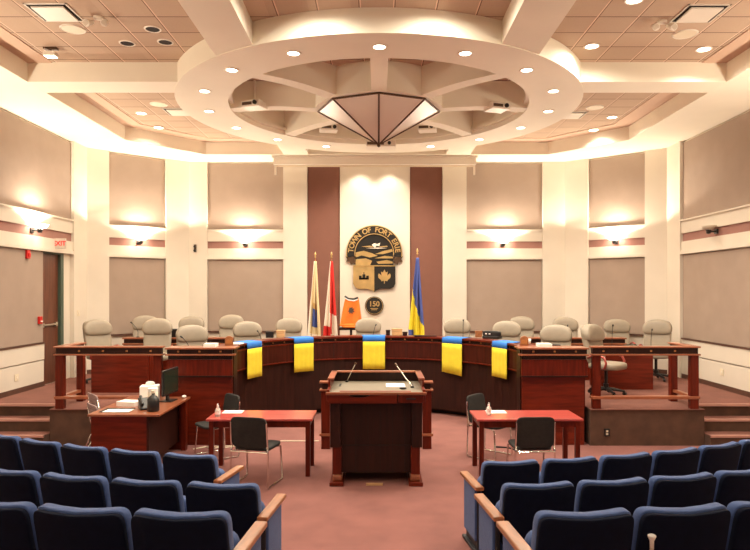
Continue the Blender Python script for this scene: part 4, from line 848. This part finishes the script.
# grey perforated chairs
def make_grey():
    t = thing('stacking_chair', '', 'chair')   # front towards +Y
    MB().sq((0, .0, .45), (.44, .42, .025), .3, .35).build('seat', M['greychair'], t, smooth=True)
    MB().sq((0, -.23, .71), (.44, .02, .32), .25, .25, fn=lambda v: Vector((v.x, v.y - .22 * v.z + .35 * v.x * v.x, v.z))).build('backrest', M['greychair'], t, smooth=True)
    g = MB()
    for k in range(6): g.box(-.19, .19, -.252 + .0, -.246, .60 + .04 * k, .608 + .04 * k, Matrix.Translation((0, .035 - .0088 * k, 0)))
    g.build('rib', mat('grey rib', (.2, .15, .15), .6), t)
    for s in (-1, 1):
        MB().tube([(s * .21, -.24, .80), (s * .215, -.2, .58), (s * .215, -.17, .45), (s * .22, .17, .44), (s * .225, .22, .25), (s * .23, .25, .012)], .011, 8).build('side_frame', M['chrome'], t, smooth=True)
        MB().tube([(s * .215, -.1, .44), (s * .225, -.22, .2), (s * .23, -.29, .012)], .011, 8).build('leg', M['chrome'], t, smooth=True)
    return t
gc = make_grey(); gc.location = (-3.88, 9.31, 0); gc.rotation_euler = (0, 0, R(-50)); tag(gc, 'grey stacking chair with chrome legs, rear one left of the clerk desk', 'chair')
c = copy_tree(gc); c.location = (-3.67, 8.82, 0); c.scale = (1, 1, .93); c.rotation_euler = (0, 0, R(-50)); tag(c, 'grey stacking chair with chrome legs, front one left of the clerk desk', 'chair')

# ------------------------------------------------------------------ blue auditorium seats
def seat_bend(v):
    return Vector((v.x, v.y + .55 * v.x * v.x - .24 * (v.z + .2), v.z + (.30 * v.x * v.x if v.z > 0 else 0) - (.012 if v.z > .1 else 0)))
def make_seat():
    t = thing('auditorium_seat', '', 'seat')    # sitter looks along +Y, back leans to -Y
    MB().sq((0, -.04, .585), (.515, .045, .46), .22, .22, 48, 20, fn=seat_bend).build('back_shell', M['navy'], t, smooth=True)
    MB().sq((0, .005, .60), (.52, .085, .46), .24, .24, 48, 20, fn=seat_bend).build('back_cushion', M['blue'], t, smooth=True)
    MB().sq((0, .16, .42), (.47, .11, .42), .4, .3, fn=lambda v: Vector((v.x, v.y + .2 * v.z, v.z))).build('seat_cushion', M['blue'], t, smooth=True)
    MB().box(.266, .284, .03, .30, .0, .58).build('standard', M['iron'], t, bevel=.006)
    MB().box(.2635, .286, .05, .34, .58, .61).build('armrest', M['oak'], t, bevel=.008)
    return t
def end_panel(parent, s):
    a, b = sorted((s * .272, s * .318)); MB().box(a, b, -.02, .34, .10, .575).build('end_panel', M['blue'], parent, bevel=.012, seg=3)
    a, b = sorted((s * .268, s * .30)); MB().box(a, b, -.04, .32, .02, .58).box(min(s * .25, s * .33), max(s * .25, s * .33), -.04, .36, 0, .03).build('end_standard', M['iron'], parent, bevel=.006)
    a, b = sorted((s * .262, s * .34)); MB().box(a, b, -.12, .40, .58, .615).build('end_armrest', M['oak'], parent, bevel=.01, seg=3)
sp0 = make_seat(); used = [False]; placed = []
def place_seat(x, R_, floor, s, label, group, aisle):
    if not used[0]: c = sp0; used[0] = True
    else: c = copy_tree(sp0)
    a = math.asin(x / R_); c.location = (x, ROWC[1] - R_ * math.cos(a), floor); c.rotation_euler = (0, 0, a); tag(c, label, 'seat', group)
    placed.append((c, s, aisle)); return c
ordw = ['on the aisle', 'second from the aisle', 'third from the aisle', 'fourth from the aisle', 'fifth from the aisle', 'sixth from the aisle']
rows = [  # side, radius, floor, first x, pitch, count, name
    (-1, 8.27, 0.0, 1.74, .585, 5, 'farthest row'), (1, 8.4, 0.0, 1.19, .57, 6, 'farthest row'),
    (-1, 9.6, .17, 1.08, .575, 4, 'middle row'), (1, 9.6, .17, 1.13, .56, 4, 'middle row'),
    (-1, 10.72, .365, 1.025, .552, 3, 'nearest row'), (1, 10.72, .365, 1.085, .552, 3, 'nearest row')]
cupseat = None
for (s, r_, fz, x0, pt, cnt, nm) in rows:
    side = 'left' if s < 0 else 'right'
    for k in range(cnt):
        c = place_seat(s * r_ * math.sin(x0 / r_ + k * pt / r_), r_, fz + .001, s, f'blue auditorium seat in the {nm}, {side} block, {ordw[k]}', f'blue seats in the {nm}', k == 0)
        if s > 0 and nm == 'nearest row' and k == 1: cupseat = c
for c, s, aisle in placed:
    if s < 0:   # the shared arm sits on the outer side
        for ch in c.children:
            if ch.name.startswith(('standard', 'armrest')): ch.scale = (-1, 1, 1)
    if aisle: end_panel(c, -s)
# small white flared stopper on the back of the nearest right row
o = MB().lathe([(.010, -.07), (.011, -.02), (.02, 0.0), (.021, .008), (.014, .013), (0, .014)], (0, 0, 0), 20).build('white_plug', M['paper'], smooth=True)
o.location = (1.425, 3.318, 1.07); tag(o, 'small white flared plug on the back of a nearest-row right seat', 'plug')
